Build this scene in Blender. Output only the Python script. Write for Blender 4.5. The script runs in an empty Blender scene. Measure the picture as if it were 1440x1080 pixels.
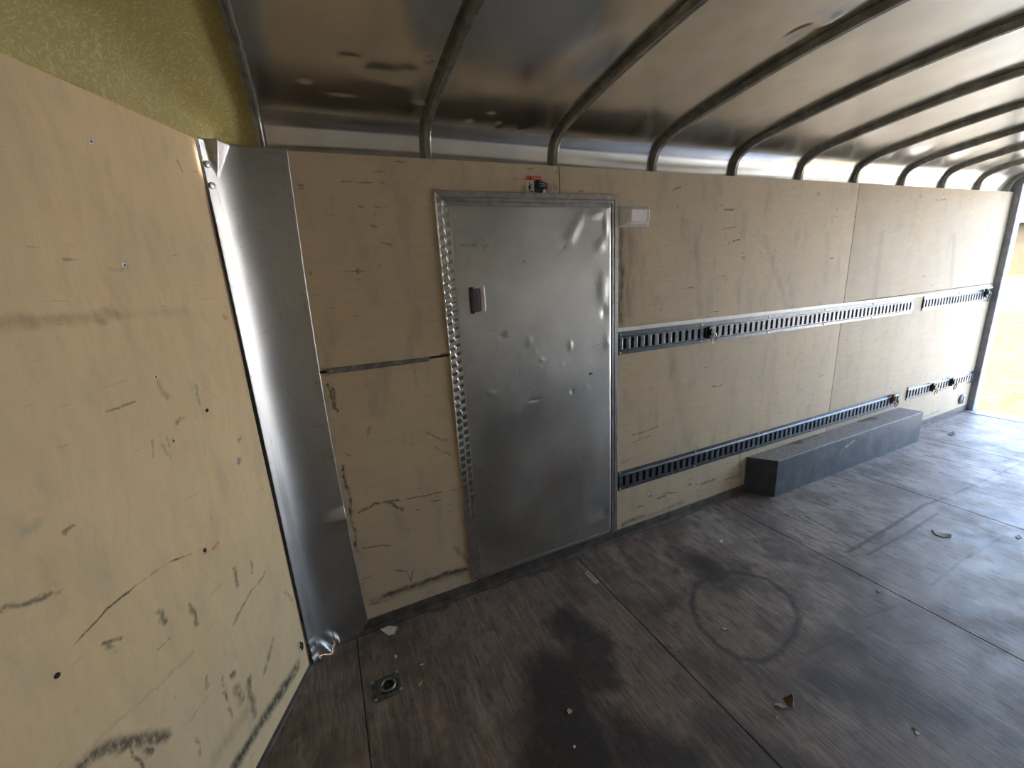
import bpy, bmesh, math, random
import numpy as np
from mathutils import Vector, Matrix, Euler

random.seed(7); rng = np.random.default_rng(11)
S = bpy.context.scene
COL = S.collection

# ------------------------------------------------------------------ camera
CAM = np.array([-1.1285, -1.8644, 1.6302]); YAW, PITCH, ROLL, FPX = 1.15666, -0.24948, -0.06028, 587.28
_f = np.array([math.cos(PITCH)*math.cos(YAW), math.cos(PITCH)*math.sin(YAW), math.sin(PITCH)])
_r = np.cross(_f, [0, 0, 1]); _r /= np.linalg.norm(_r); _u = np.cross(_r, _f)
RR = math.cos(ROLL)*_r + math.sin(ROLL)*_u; UU = -math.sin(ROLL)*_r + math.cos(ROLL)*_u
cd = bpy.data.cameras.new('camera'); cam = bpy.data.objects.new('camera', cd); COL.objects.link(cam)
cd.sensor_fit = 'HORIZONTAL'; cd.sensor_width = 36; cd.lens = FPX/1440*36; cd.clip_start = 0.02; cd.clip_end = 500
cam.matrix_world = Matrix((( RR[0], UU[0], -_f[0], CAM[0]), (RR[1], UU[1], -_f[1], CAM[1]), (RR[2], UU[2], -_f[2], CAM[2]), (0, 0, 0, 1)))
S.camera = cam

# ------------------------------------------------------------------ light, exposure
S.view_settings.view_transform = 'Standard'; S.view_settings.look = 'None'
S.view_settings.gamma = 1; S.view_settings.use_curve_mapping = False
S.view_settings.exposure = 2.85
W = bpy.data.worlds.new('sky'); S.world = W; W.use_nodes = True
wn = W.node_tree.nodes; sky = wn.new('ShaderNodeTexSky'); sky.sky_type = 'NISHITA'; sky.sun_disc = False
SUN_EL, SUN_AZ = math.radians(52), math.radians(118)      # azimuth measured from +x towards +y
sky.sun_elevation = SUN_EL; sky.sun_rotation = math.pi/2 - SUN_AZ; sky.dust_density = 5.0; sky.air_density = 1.0
W.node_tree.links.new(sky.outputs[0], wn['Background'].inputs[0]); wn['Background'].inputs[1].default_value = 0.62
sl = bpy.data.lights.new('sun', 'SUN'); sl.energy = 2.6; sl.angle = 0.01; sl.color = (1, .95, .86)
sun = bpy.data.objects.new('sun', sl); COL.objects.link(sun); sun.location = (3, 8, 9)
sd = Vector((math.cos(SUN_EL)*math.cos(SUN_AZ), math.cos(SUN_EL)*math.sin(SUN_AZ), math.sin(SUN_EL)))
sun.rotation_euler = sd.to_track_quat('Z', 'Y').to_euler()
pl = bpy.data.lights.new('rear_opening_portal', 'AREA'); pl.shape = 'RECTANGLE'; pl.size = 2.2; pl.size_y = 2.4; pl.cycles.is_portal = True
po = bpy.data.objects.new('rear_opening_portal', pl); COL.objects.link(po); po.location = (5.06, -1.1, 1.1)
po.rotation_euler = Vector((1, 0, 0)).to_track_quat('Z', 'Y').to_euler()
cy = S.cycles; cy.use_denoising = True; cy.max_bounces = 14; cy.diffuse_bounces = 10; cy.glossy_bounces = 8; cy.transmission_bounces = 6
cy.sample_clamp_indirect = 6

# ------------------------------------------------------------------ places
YL = -2.2; XR = 4.886; ZT = 2.126; ZW = 0.06                # left wall, end of right wall, top and foot of the plywood
NO = np.array([-1.3758, 0, 0]); ND = np.array([-.4117, -.9113, 0]); NN = np.array([.9113, -.4117, 0]); NANG = math.atan2(ND[1], ND[0])
def ray(x, y): return _f + RR*(x-720)/FPX - UU*(y-540)/FPX
def hit(x, y, n, c):
    d = ray(x, y); return CAM + d*((c - np.dot(n, CAM))/np.dot(n, d))
def aw(x, y, Y=0.0):
    q = hit(x, y, (0, 1, 0), Y); return (q[0], q[2])
def af(x, y, Z=0.0):
    q = hit(x, y, (0, 0, 1), Z); return (q[0], q[1])
def an(x, y):
    q = hit(x, y, NN, NN @ NO); return (float((q-NO) @ ND), q[2])
RS = 0.6096

# ------------------------------------------------------------------ mesh helpers
class MB:
    def __init__(s): s.v = []; s.f = []; s.m = []; s.sm = []
    def add(s, vs, fs, mi=0, smooth=False):
        o = len(s.v); s.v += [tuple(map(float, q)) for q in vs]
        for f in fs: s.f.append(tuple(i+o for i in f)); s.m.append(mi); s.sm.append(smooth)
        return s
    def box(s, x0, y0, z0, x1, y1, z1, mi=0, M=None):
        vs = [(x, y, z) for z in (z0, z1) for y in (y0, y1) for x in (x0, x1)]
        if M is not None: vs = [M @ Vector(q) for q in vs]
        return s.add(vs, [(0, 2, 3, 1), (4, 5, 7, 6), (0, 1, 5, 4), (2, 6, 7, 3), (0, 4, 6, 2), (1, 3, 7, 5)], mi)
    def prism(s, pts, a, b, fn, mi=0):
        """closed outline pts (u,v) extruded from depth a to b; fn(u,v,d) gives the point"""
        n = len(pts); vs = [fn(u, v, a) for u, v in pts] + [fn(u, v, b) for u, v in pts]
        fs = [tuple(range(n))[::-1], tuple(range(n, 2*n))] + [(i, (i+1) % n, n+(i+1) % n, n+i) for i in range(n)]
        return s.add(vs, fs, mi)
    def grid(s, P, mi=0, smooth=True, close=False):
        nu, nv = len(P), len(P[0]); vs = [q for row in P for q in row]
        fs = [(i*nv+j, ((i+1) % nu)*nv+j, ((i+1) % nu)*nv+j+1, i*nv+j+1) for i in range(nu if close else nu-1) for j in range(nv-1)]
        return s.add(vs, fs, mi, smooth)
    def tube(s, pts, r, n=8, mi=0, closed=False):
        pts = [Vector(q) for q in pts]; N = len(pts); rows = []
        up = Vector((0.13, 0.31, 0.94))
        for i in range(N):
            a = pts[(i-1) % N] if closed or i else pts[0]; b = pts[(i+1) % N] if closed or i < N-1 else pts[-1]
            t = (b-a).normalized(); e = t.cross(up).normalized(); g = e.cross(t)
            rr = r[i] if isinstance(r, (list, tuple)) else r
            rows.append([pts[i] + (e*math.cos(k*2*math.pi/n) + g*math.sin(k*2*math.pi/n))*rr for k in range(n)] )
        for q in rows: q.append(q[0])
        s.grid(rows, mi, True, closed)
        if not closed:
            s.add(rows[0][:-1], [tuple(range(n))], mi); s.add(rows[-1][:-1], [tuple(range(n))[::-1]], mi)
        return s
    def disc(s, c, axis, r, h, n=14, mi=0, dome=0.0):
        """short cylinder with its base at c, along axis"""
        q = Vector(axis).normalized().to_track_quat('Z', 'Y'); c = Vector(c)
        ring = lambda rr, hh: [c + q @ Vector((rr*math.cos(k*2*math.pi/n), rr*math.sin(k*2*math.pi/n), hh)) for k in range(n)]
        vs = ring(r, 0) + ring(r, h*.7) + ring(r*.78, h) + [c + q @ Vector((0, 0, h+dome))]
        fs = []
        for L in (0, 1): fs += [(L*n+k, L*n+(k+1) % n, (L+1)*n+(k+1) % n, (L+1)*n+k) for k in range(n)]
        fs += [(2*n+k, 2*n+(k+1) % n, 3*n) for k in range(n)] + [tuple(range(n))[::-1]]
        return s.add(vs, fs, mi)
    def build(s, name, mats, parent=None, bevel=0, origin=None, segs=2, fixn=True):
        me = bpy.data.meshes.new(name); o = bpy.data.objects.new(name, me); COL.objects.link(o)
        O = Vector(origin) if origin is not None else Vector((0, 0, 0))
        me.from_pydata([tuple(Vector(q)-O) for q in s.v], [], s.f)
        for m in (mats if isinstance(mats, (list, tuple)) else [mats]): me.materials.append(m)
        me.polygons.foreach_set('material_index', s.m); me.polygons.foreach_set('use_smooth', s.sm)
        if fixn:
            b = bmesh.new(); b.from_mesh(me); bmesh.ops.remove_doubles(b, verts=b.verts, dist=1e-6) if fixn != 'keep' else None
            bmesh.ops.recalc_face_normals(b, faces=b.faces); b.to_mesh(me); b.free()
        me.update(); o.location = O
        if bevel:
            md = o.modifiers.new('edge', 'BEVEL'); md.width = bevel; md.segments = segs; md.limit_method = 'ANGLE'; md.angle_limit = 0.6
        if parent is not None:
            o.parent = parent
            if origin is not None: o.location = O - parent.location if parent.rotation_euler == Euler((0, 0, 0)) else O
            elif parent.rotation_euler == Euler((0, 0, 0)): o.location = -parent.location
        return o
def tag(o, label, cat, group=None):
    o['label'] = label; o['category'] = cat
    if group: o['group'] = group
    return o
def struct(o, label=None):
    o['kind'] = 'structure'
    if label: o['label'] = label
    return o
def empty(name, loc=(0, 0, 0), rz=0):
    o = bpy.data.objects.new(name, None); COL.objects.link(o); o.location = loc; o.rotation_euler = (0, 0, rz); o.empty_display_size = .05
    return o
def copy_tree(o, loc=None, par=None):
    c = o.copy(); COL.objects.link(c)
    if par is not None: c.parent = par
    if loc is not None: c.location = loc
    for k in list(o.children): copy_tree(k, None, c)
    return c

# ------------------------------------------------------------------ material helpers
class NT:
    def __init__(s, name):
        s.mat = bpy.data.materials.new(name); s.mat.use_nodes = True; s.t = s.mat.node_tree; s.b = s.t.nodes['Principled BSDF']
        tc = s.n('ShaderNodeTexCoord'); s.obj = tc.outputs['Object']
    def n(s, t, **kw):
        q = s.t.nodes.new(t)
        for k, v in kw.items(): setattr(q, k, v)
        return q
    def put(s, sock, v):
        if isinstance(v, bpy.types.NodeSocket): s.t.links.new(v, sock)
        elif isinstance(v, (tuple, list)) and len(v) == 3 and sock.type == 'RGBA': sock.default_value = (*v, 1)
        else: sock.default_value = v
    def math(s, op, a, b=0.0, clamp=False):
        q = s.n('ShaderNodeMath', operation=op, use_clamp=clamp); s.put(q.inputs[0], a); s.put(q.inputs[1], b); return q.outputs[0]
    def mix(s, f, a, b, bt='MIX'):
        q = s.n('ShaderNodeMix', data_type='RGBA', blend_type=bt); s.put(q.inputs[0], f); s.put(q.inputs[6], a); s.put(q.inputs[7], b); return q.outputs[2]
    def scale(s, v, k):
        q = s.n('ShaderNodeVectorMath', operation='MULTIPLY'); s.put(q.inputs[0], v); q.inputs[1].default_value = k; return q.outputs[0]
    def noise(s, v, sc, det=3, ro=.5, dist=0.0, col=False):
        q = s.n('ShaderNodeTexNoise'); s.put(q.inputs['Vector'], v); q.inputs['Scale'].default_value = sc; q.inputs['Detail'].default_value = det
        q.inputs['Roughness'].default_value = ro; q.inputs['Distortion'].default_value = dist; return q.outputs[1 if col else 0]
    def rng(s, v, a, b, c=0.0, d=1.0):
        q = s.n('ShaderNodeMapRange', interpolation_type='SMOOTHSTEP'); s.put(q.inputs[0], v)
        for i, k in enumerate((a, b, c, d)): q.inputs[i+1].default_value = k
        return q.outputs[0]
    def warp(s, v, sc, amt):
        q = s.n('ShaderNodeVectorMath', operation='MULTIPLY_ADD'); s.put(q.inputs[0], s.noise(v, sc, 3, .6, col=True)); q.inputs[1].default_value = (amt,)*3
        a = s.n('ShaderNodeVectorMath', operation='SUBTRACT'); s.put(a.inputs[0], v); a.inputs[1].default_value = (amt/2,)*3
        s.put(q.inputs[2], a.outputs[0]); return q.outputs[0]
    def flat(s, ax):
        """the object coordinates seen in a plane: 'xz' or 'xy' -> (u, v, 0)"""
        q = s.n('ShaderNodeSeparateXYZ'); s.put(q.inputs[0], s.obj); c = s.n('ShaderNodeCombineXYZ')
        s.put(c.inputs[0], q.outputs[0]); s.put(c.inputs[1], q.outputs[2 if ax == 'xz' else 1]); return c.outputs[0]
    def strokes(s, P, L):
        out = None
        for st in L:
            a, b, w = st[0], st[1], st[2]; k = st[3] if len(st) > 3 else 1.0; soft = st[4] if len(st) > 4 else .3
            q = s.n('ShaderNodeGroup'); q.node_tree = MARK; s.put(q.inputs[0], P)
            q.inputs[1].default_value = (a[0], a[1], 0); q.inputs[2].default_value = (b[0], b[1], 0); q.inputs[3].default_value = w
            q.inputs[4].default_value = k; q.inputs[5].default_value = w*soft
            out = q.outputs[0] if out is None else s.math('MAXIMUM', out, q.outputs[0])
        return out
    def bump(s, h, st, dist=.01, nrm=None):
        q = s.n('ShaderNodeBump'); s.put(q.inputs['Height'], h); q.inputs['Strength'].default_value = st; q.inputs['Distance'].default_value = dist
        if nrm is not None: s.put(q.inputs['Normal'], nrm)
        s.t.links.new(q.outputs[0], s.b.inputs['Normal']); return q.outputs[0]
    def set(s, **kw):
        for k, v in kw.items(): s.put(s.b.inputs[k.replace('_', ' ')], v)
        return s.mat
def _mark():
    g = bpy.data.node_groups.new('stroke_mark', 'ShaderNodeTree'); I = g.interface
    for nm, ty in (('P', 'Vector'), ('A', 'Vector'), ('B', 'Vector'), ('W', 'Float'), ('K', 'Float'), ('In', 'Float')): I.new_socket(nm, in_out='INPUT', socket_type='NodeSocket'+ty)
    I.new_socket('M', in_out='OUTPUT', socket_type='NodeSocketFloat')
    i = g.nodes.new('NodeGroupInput'); o = g.nodes.new('NodeGroupOutput'); L = g.links.new
    def vm(op, a, b=None):
        q = g.nodes.new('ShaderNodeVectorMath'); q.operation = op; L(a, q.inputs[0])
        if b is not None: L(b, q.inputs[1])
        return q
    pa = vm('SUBTRACT', i.outputs[0], i.outputs[1]).outputs[0]; ba = vm('SUBTRACT', i.outputs[2], i.outputs[1]).outputs[0]
    d1 = vm('DOT_PRODUCT', pa, ba).outputs['Value']; d2 = vm('DOT_PRODUCT', ba, ba).outputs['Value']
    ad = g.nodes.new('ShaderNodeMath'); ad.operation = 'ADD'; L(d2, ad.inputs[0]); ad.inputs[1].default_value = 1e-9
    h = g.nodes.new('ShaderNodeMath'); h.operation = 'DIVIDE'; h.use_clamp = True; L(d1, h.inputs[0]); L(ad.outputs[0], h.inputs[1])
    sc = g.nodes.new('ShaderNodeVectorMath'); sc.operation = 'SCALE'; L(ba, sc.inputs[0]); L(h.outputs[0], sc.inputs['Scale'])
    ln = vm('DISTANCE', pa, sc.outputs[0]).outputs['Value']
    m = g.nodes.new('ShaderNodeMapRange'); m.interpolation_type = 'SMOOTHSTEP'; L(ln, m.inputs[0]); L(i.outputs[3], m.inputs[1]); L(i.outputs[5], m.inputs[2])
    m.inputs[3].default_value = 0; m.inputs[4].default_value = 1
    k = g.nodes.new('ShaderNodeMath'); k.operation = 'MULTIPLY'; L(m.outputs[0], k.inputs[0]); L(i.outputs[4], k.inputs[1]); L(k.outputs[0], o.inputs[0])
    return g
MARK = _mark()
def plain(name, col, rough=.5, metal=0.0, var=.0, sc=30, bump=0.0, **kw):
    t = NT(name); c = col
    if var:
        f = t.rng(t.noise(t.obj, sc, 4, .6), .3, .7); c = t.mix(f, tuple(k*(1-var) for k in col), tuple(min(1, k*(1+var)) for k in col))
    if bump: t.bump(t.noise(t.obj, sc*4, 3), bump, .003)
    return t.set(Base_Color=c, Roughness=rough, Metallic=metal, **kw)

def plywood(name, base, dark, grain, marks_k=(), marks_b=(), tint=(), dirt=.5, ax='xz', scuffs=.6):
    """grain: 'v' or 'h'; marks_k black rubber marks, marks_b brown stains, tint [(colour, strokes)]"""
    t = NT(name); P = t.flat(ax)
    g = (1, .07, 1) if grain == 'v' else (.07, 1, 1)
    wp = t.warp(P, 1.7, .25)
    gr = t.math('ADD', t.math('MULTIPLY', t.noise(t.scale(wp, g), 34, 5, .6, .25), .55), t.math('MULTIPLY', t.noise(t.scale(P, (1, .55, 1)), 5, 5, .6), .45)); fine = t.noise(t.scale(P, g), 320, 2, .5)
    c = t.mix(t.rng(gr, .3, .72), dark, base)
    c = t.mix(t.math('MULTIPLY', t.rng(fine, .45, .7), .16), c, tuple(k*.72 for k in dark))
    big = t.noise(P, 1.6, 4, .6, .4)
    c = t.mix(t.math('MULTIPLY', t.rng(big, .42, .68), .35*dirt), c, (.42, .37, .31))
    c = t.mix(t.math('MULTIPLY', t.rng(t.noise(t.scale(P, (1.3, .5, 1)), 7, 4, .65), .56, .72), .45*dirt), c, (.33, .29, .24))
    c = t.mix(t.math('MULTIPLY', t.rng(t.noise(t.scale(t.warp(P, 5, .06), (1, .28, 1)), 11, 4, .6), .50, .72), .5*dirt), c, (.30, .275, .24))
    sc1 = t.noise(t.scale(t.warp(P, 6, .03), (.16, 1, 1)), 70, 2, .5)
    sc2 = t.noise(t.scale(t.warp(P, 6, .03), (1, .3, 1)), 50, 2, .5)
    fl = t.math('MULTIPLY', t.math('MAXIMUM', t.rng(sc1, .66, .75), t.rng(sc2, .69, .78)), t.rng(t.noise(P, 3.2, 3, .6), .44, .62, .06, 1))
    c = t.mix(t.math('MULTIPLY', fl, scuffs), c, (.11, .085, .06))
    br = t.rng(t.noise(t.scale(P, (1, .5, 1)), 55, 4, .7), .28, .55, .25, 1); bs = t.rng(t.noise(t.scale(P, (1, .3, 1)), 26, 5, .7), .25, .7, .25, 1)
    Q = t.warp(t.warp(P, 7, .03), 60, .004); QT = t.warp(t.warp(P, 9, .03), 30, .028)
    thin = lambda L: [q for q in L if q[2] < .0065]
    thick = lambda L: [(q[0], q[1], q[2]*1.15, q[3], 0) for q in L if q[2] >= .0065]
    both = lambda L: (t.math('MAXIMUM', t.strokes(Q, thin(L)), t.strokes(QT, thick(L))) if thin(L) and thick(L) else t.strokes(Q, thin(L)) if thin(L) else t.strokes(QT, thick(L)))
    for col, L in tint: c = t.mix(t.math('MULTIPLY', both(L), t.rng(t.noise(P, 90, 3, .7), .3, .5)), c, col)
    if marks_b: c = t.mix(t.math('MULTIPLY', both(marks_b), bs), c, (.10, .065, .038))
    if marks_k: c = t.mix(t.math('MULTIPLY', both(marks_k), br), c, (.035, .032, .03))
    t.bump(gr, .06, .004)
    return t.set(Base_Color=c, Roughness=.62, Specular_IOR_Level=.3)

def sheetmetal(name, col=(.62, .61, .59), r0=.2, r1=.38, bump=.12, sc=14, scratch=.5, ax=None, marks=(), grainv=(1, 1, 1)):
    t = NT(name); P = t.obj
    r = t.rng(t.noise(P, 3, 2, .5), .3, .7, r0, r1)
    br = t.noise(t.scale(P, grainv), 240, 2)
    r = t.math('ADD', r, t.math('MULTIPLY', br, .06))
    h = t.noise(P, sc, 3, .5)
    s1 = t.rng(t.noise(t.scale(t.warp(P, 4, .02), (.12, 1, 1)), 90, 1), .68, .76); s2 = t.rng(t.noise(t.scale(t.warp(P, 3, .02), (1, 1, .1)), 90, 1), .69, .76)
    sm = t.math('MULTIPLY', t.math('MAXIMUM', s1, s2), scratch)
    c = t.mix(t.rng(t.noise(P, 5, 3, .55), .35, .7), tuple(k*.88 for k in col), col)
    c = t.mix(sm, c, (.30, .29, .27)); r = t.math('ADD', r, t.math('MULTIPLY', sm, .2))
    if marks:
        Q = t.warp(t.warp(t.flat(ax), 12, .03), 35, .02)
        m = t.math('MULTIPLY', t.strokes(Q, [(q[0], q[1], q[2], q[3]*.8, 0) for q in marks]), t.rng(t.noise(P, 25, 4, .6), .25, .6)); c = t.mix(m, c, (.12, .115, .11)); r = t.math('ADD', r, t.math('MULTIPLY', m, .25))
    t.bump(t.math('ADD', h, t.math('MULTIPLY', br, .04)), bump, .004)
    return t.set(Base_Color=c, Roughness=r, Metallic=1.0)

def pts(fn, *q): return [fn(*k) for k in q]
def path(fn, w, k, *q, soft=.3):
    p = pts(fn, *q); return [(p[i], p[i+1], w, k, soft) for i in range(len(p)-1)]

# ------------------------------------------------------------------ materials
nose_k = (path(an, .034, .95, (330, 1078), (372, 1010), (418, 938), soft=.1) + path(an, .022, .85, (110, 1079), (150, 1052), (190, 1040), (235, 1036))
  + path(an, 0.0045, .85, (105, 905), (150, 855), (190, 825), (240, 790), (288, 773)) + path(an, 0.0090, .75, (0, 858), (40, 846), (85, 828)) + path(an, 0.0075, .8, (312, 955), (326, 1010))
  + path(an, 0.0240, .7, (332, 968), (340, 982)) + path(an, 0.0210, .75, (350, 955), (358, 1005)) + path(an, 0.0150, .6, (372, 945), (384, 900)) + path(an, 0.0090, .6, (328, 880), (345, 845), (372, 806))
  + path(an, 0.0060, .8, (222, 915), (238, 898)) + path(an, 0.0105, .75, (222, 862), (232, 878)) + path(an, 0.0105, .7, (268, 852), (278, 878)) + path(an, 0.0105, .7, (330, 800), (334, 825))
  + path(an, 0.0090, .7, (352, 790), (355, 804)) + path(an, 0.0105, .6, (292, 965), (290, 955)) + path(an, 0.0135, .8, (205, 1052), (212, 1058)) + path(an, 0.0075, .8, (183, 1045), (200, 1079))
  + path(an, 0.0060, .7, (145, 905), (168, 900)) + path(an, 0.0075, .65, (105, 740), (92, 752)) + path(an, 0.0075, .55, (150, 907), (165, 915)) + path(an, 0.0105, .8, (324, 950), (330, 948))
  + path(an, 0.0075, .5, (275, 1035), (282, 1060)) + path(an, 0.0045, .6, (80, 631), (96, 626)) + path(an, 0.0045, .6, (148, 578), (190, 565)) + path(an, 0.0150, .35, (420, 905), (424, 912)) + path(an, 0.0090, .4, (400, 830), (415, 850)))
nose_b = (path(an, 0.0220, .5, (0, 458), (45, 452), soft=0) + path(an, 0.0200, .4, (45, 455), (110, 448), (165, 440), soft=0) + path(an, 0.0210, .6, (132, 446), (145, 452)) + path(an, 0.0200, .25, (170, 440), (260, 438), soft=0)
  + path(an, 0.0150, .5, (222, 540), (235, 560)) + path(an, 0.0090, .5, (250, 594), (262, 590)) + path(an, 0.0075, .45, (228, 625), (245, 650)) + path(an, 0.0045, .7, (250, 225), (258, 240)) + path(an, 0.0090, .3, (120, 1060), (270, 920), soft=0)
  + path(an, 0.0300, .22, (60, 790), (80, 860), soft=0) + path(an, 0.0350, .3, (345, 1000), (300, 1070), soft=0) + path(an, 0.0060, .5, (90, 365), (115, 366)) + path(an, 0.0075, .4, (155, 377), (178, 374)))
nose_t = [((.03, .06, .16), path(an, 0.0150, .75, (337, 646), (336, 650)) + path(an, 0.0090, .6, (336, 620), (339, 616)) + path(an, 0.0075, .3, (300, 835), (312, 822))), ((.06, .20, .22), path(an, 0.0090, .55, (275, 543), (282, 570)) + path(an, 0.0200, .3, (38, 745), (52, 738), soft=0)),
  ((.65, .09, .03), path(an, 0.0090, .8, (299, 770), (306, 764)) + path(an, 0.0060, .5, (285, 780), (292, 776))), ((.45, .20, .04), path(an, 0.0120, .7, (316, 443), (319, 446)) + path(an, 0.0060, .6, (214, 620), (216, 640)) + path(an, 0.0075, .6, (250, 596), (253, 594)))]
M_nose = plywood('nose_plywood', (.70, .54, .325), (.62, .47, .275), 'v', nose_k, nose_b, nose_t, dirt=.45, scuffs=.35)
wall_k = (path(aw, .020, .9, (540, 838), (585, 822), (655, 800), soft=.1) + path(aw, 0.0090, .9, (505, 722), (525, 708), (560, 703)) + path(aw, 0.0105, .9, (548, 706), (566, 716)) + path(aw, 0.0060, .7, (560, 705), (640, 688), (655, 683)) + path(aw, 0.0060, .6, (510, 770), (560, 766))
  + path(aw, 0.0090, 1, (462, 540), (469, 575)) + path(aw, 0.0090, .9, (468, 545), (473, 580)) + path(aw, 0.0105, 1, (481, 655), (488, 690)) + path(aw, 0.0105, 1, (490, 692), (495, 735)) + path(aw, 0.0075, .9, (497, 738), (502, 775)) + path(aw, 0.0180, .5, (455, 520), (462, 523))
  + path(aw, 0.0045, .7, (556, 803), (573, 805), (578, 818), (582, 802)) + path(aw, 0.0090, .6, (520, 850), (545, 845)) + path(aw, 0.0090, .55, (600, 608), (628, 620)) + path(aw, 0.0075, .5, (612, 628), (634, 640)) + path(aw, 0.0075, .7, (436, 380), (438, 384)) + path(aw, 0.0090, .5, (520, 600), (516, 615))
  + path(aw, 0.0120, .85, (925, 700), (935, 697)) + path(aw, 0.0075, .9, (912, 698), (916, 696)) + path(aw, 0.0090, .7, (895, 713), (905, 711)) + path(aw, 0.0075, .9, (968, 682), (972, 680)) + path(aw, 0.0090, .7, (985, 682), (1005, 674)) + path(aw, 0.0060, .8, (1020, 675), (1040, 668))
  + path(aw, 0.0060, .7, (932, 695), (950, 692)) + path(aw, 0.0060, .9, (1031, 340), (1040, 338)) + path(aw, 0.0060, .7, (1020, 295), (1032, 294)) + path(aw, 0.0045, .7, (1010, 545), (1016, 540)) + path(aw, 0.0060, .6, (1105, 450), (1112, 447)) + path(aw, 0.0060, .7, (1000, 545), (1008, 543))
  + path(aw, 0.0060, .6, (890, 612), (925, 600)) + path(aw, 0.0060, .55, (885, 625), (915, 612)) + path(aw, 0.0075, .6, (875, 650), (888, 644)) + path(aw, 0.0045, .8, (1290, 590), (1320, 578)) + path(aw, 0.0090, .9, (620, 500), (632, 498)) + path(aw, 0.0045, .6, (480, 255), (540, 256)) + path(aw, 0.0060, .7, (420, 262), (427, 262)) + path(aw, 0.0045, .7, (421, 267), (428, 267))
  + path(aw, 0.0060, .8, (952, 265), (958, 262)) + path(aw, 0.0075, .7, (947, 268), (955, 266)) + path(aw, 0.0120, .5, (1045, 362), (1047, 362)) + path(aw, 0.0090, .6, (1172, 363), (1168, 364)) + path(aw, 0.0180, .5, (1150, 272), (1152, 272)) + path(aw, 0.0120, .5, (1293, 276), (1295, 278)) + path(aw, 0.0060, .6, (1315, 281), (1330, 280)))
wall_b = (path(aw, 0.0450, .95, (873, 375), (873, 452), soft=0) + path(aw, 0.0300, .9, (873, 300), (873, 375), soft=0) + path(aw, 0.0900, .5, (880, 330), (880, 440), soft=0) + path(aw, 0.0220, .95, (875, 738), (905, 726), soft=0) + path(aw, 0.0200, .55, (905, 728), (960, 706), soft=0)
  + path(aw, 0.0280, .5, (1040, 640), (1042, 678), soft=0) + path(aw, 0.0270, .5, (525, 845), (555, 836), (650, 805), soft=0) + path(aw, 0.0180, .5, (640, 770), (658, 790), soft=0) + path(aw, 0.0350, .22, (1075, 335), (1110, 440), soft=0) + path(aw, 0.0400, .25, (980, 330), (985, 440), soft=0)
  + path(aw, 0.0500, .2, (1165, 330), (1160, 400), soft=0) + path(aw, 0.0200, .5, (735, 265), (782, 262), soft=0) + path(aw, 0.0180, .4, (762, 265), (780, 266), soft=.1) + path(aw, 0.0500, .2, (940, 480), (965, 620), soft=0) + path(aw, 0.0600, .18, (1090, 470), (1080, 600), soft=0)
  + path(aw, 0.0400, .3, (500, 850), (515, 840), soft=0) + path(aw, 0.0090, .5, (520, 315), (530, 320)) + path(aw, 0.0120, .4, (548, 345), (550, 347)) + path(aw, 0.0090, .5, (532, 373), (536, 371)) + path(aw, 0.0500, .22, (1240, 330), (1230, 420), soft=0) + path(aw, 0.0500, .25, (1342, 330), (1338, 400), soft=0))
wall_t = [((.40, .10, .04), path(aw, 0.0060, .8, (1015, 322), (1035, 320)) + path(aw, 0.0060, .6, (484, 637), (492, 641)) + path(aw, 0.0045, .6, (1018, 296), (1030, 295)))]
def inx(L, a, b): return [q for q in L if a <= (q[0][0]+q[1][0])/2 < b]
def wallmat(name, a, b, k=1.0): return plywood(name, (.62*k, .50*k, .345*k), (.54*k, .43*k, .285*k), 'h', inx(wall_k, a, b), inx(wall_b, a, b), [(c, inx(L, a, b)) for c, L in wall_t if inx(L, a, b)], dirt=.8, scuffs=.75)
M_wall_a = wallmat('wall_plywood_front', -9, 0, .98); M_wall_b = wallmat('wall_plywood_middle', 0, 4*RS, .95); M_wall_c = wallmat('wall_plywood_rear_dimmed', 4*RS, 99, .75)  # rear copy of the plywood darkened in colour to offset strong daylight
M_white = plain('white_wall_paint', (.80, .79, .76), .55, 0, .04, 5)
M_ply2 = plywood('left_plywood', (.60, .45, .27), (.50, .37, .21), 'v', dirt=.6, scuffs=.5)

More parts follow.
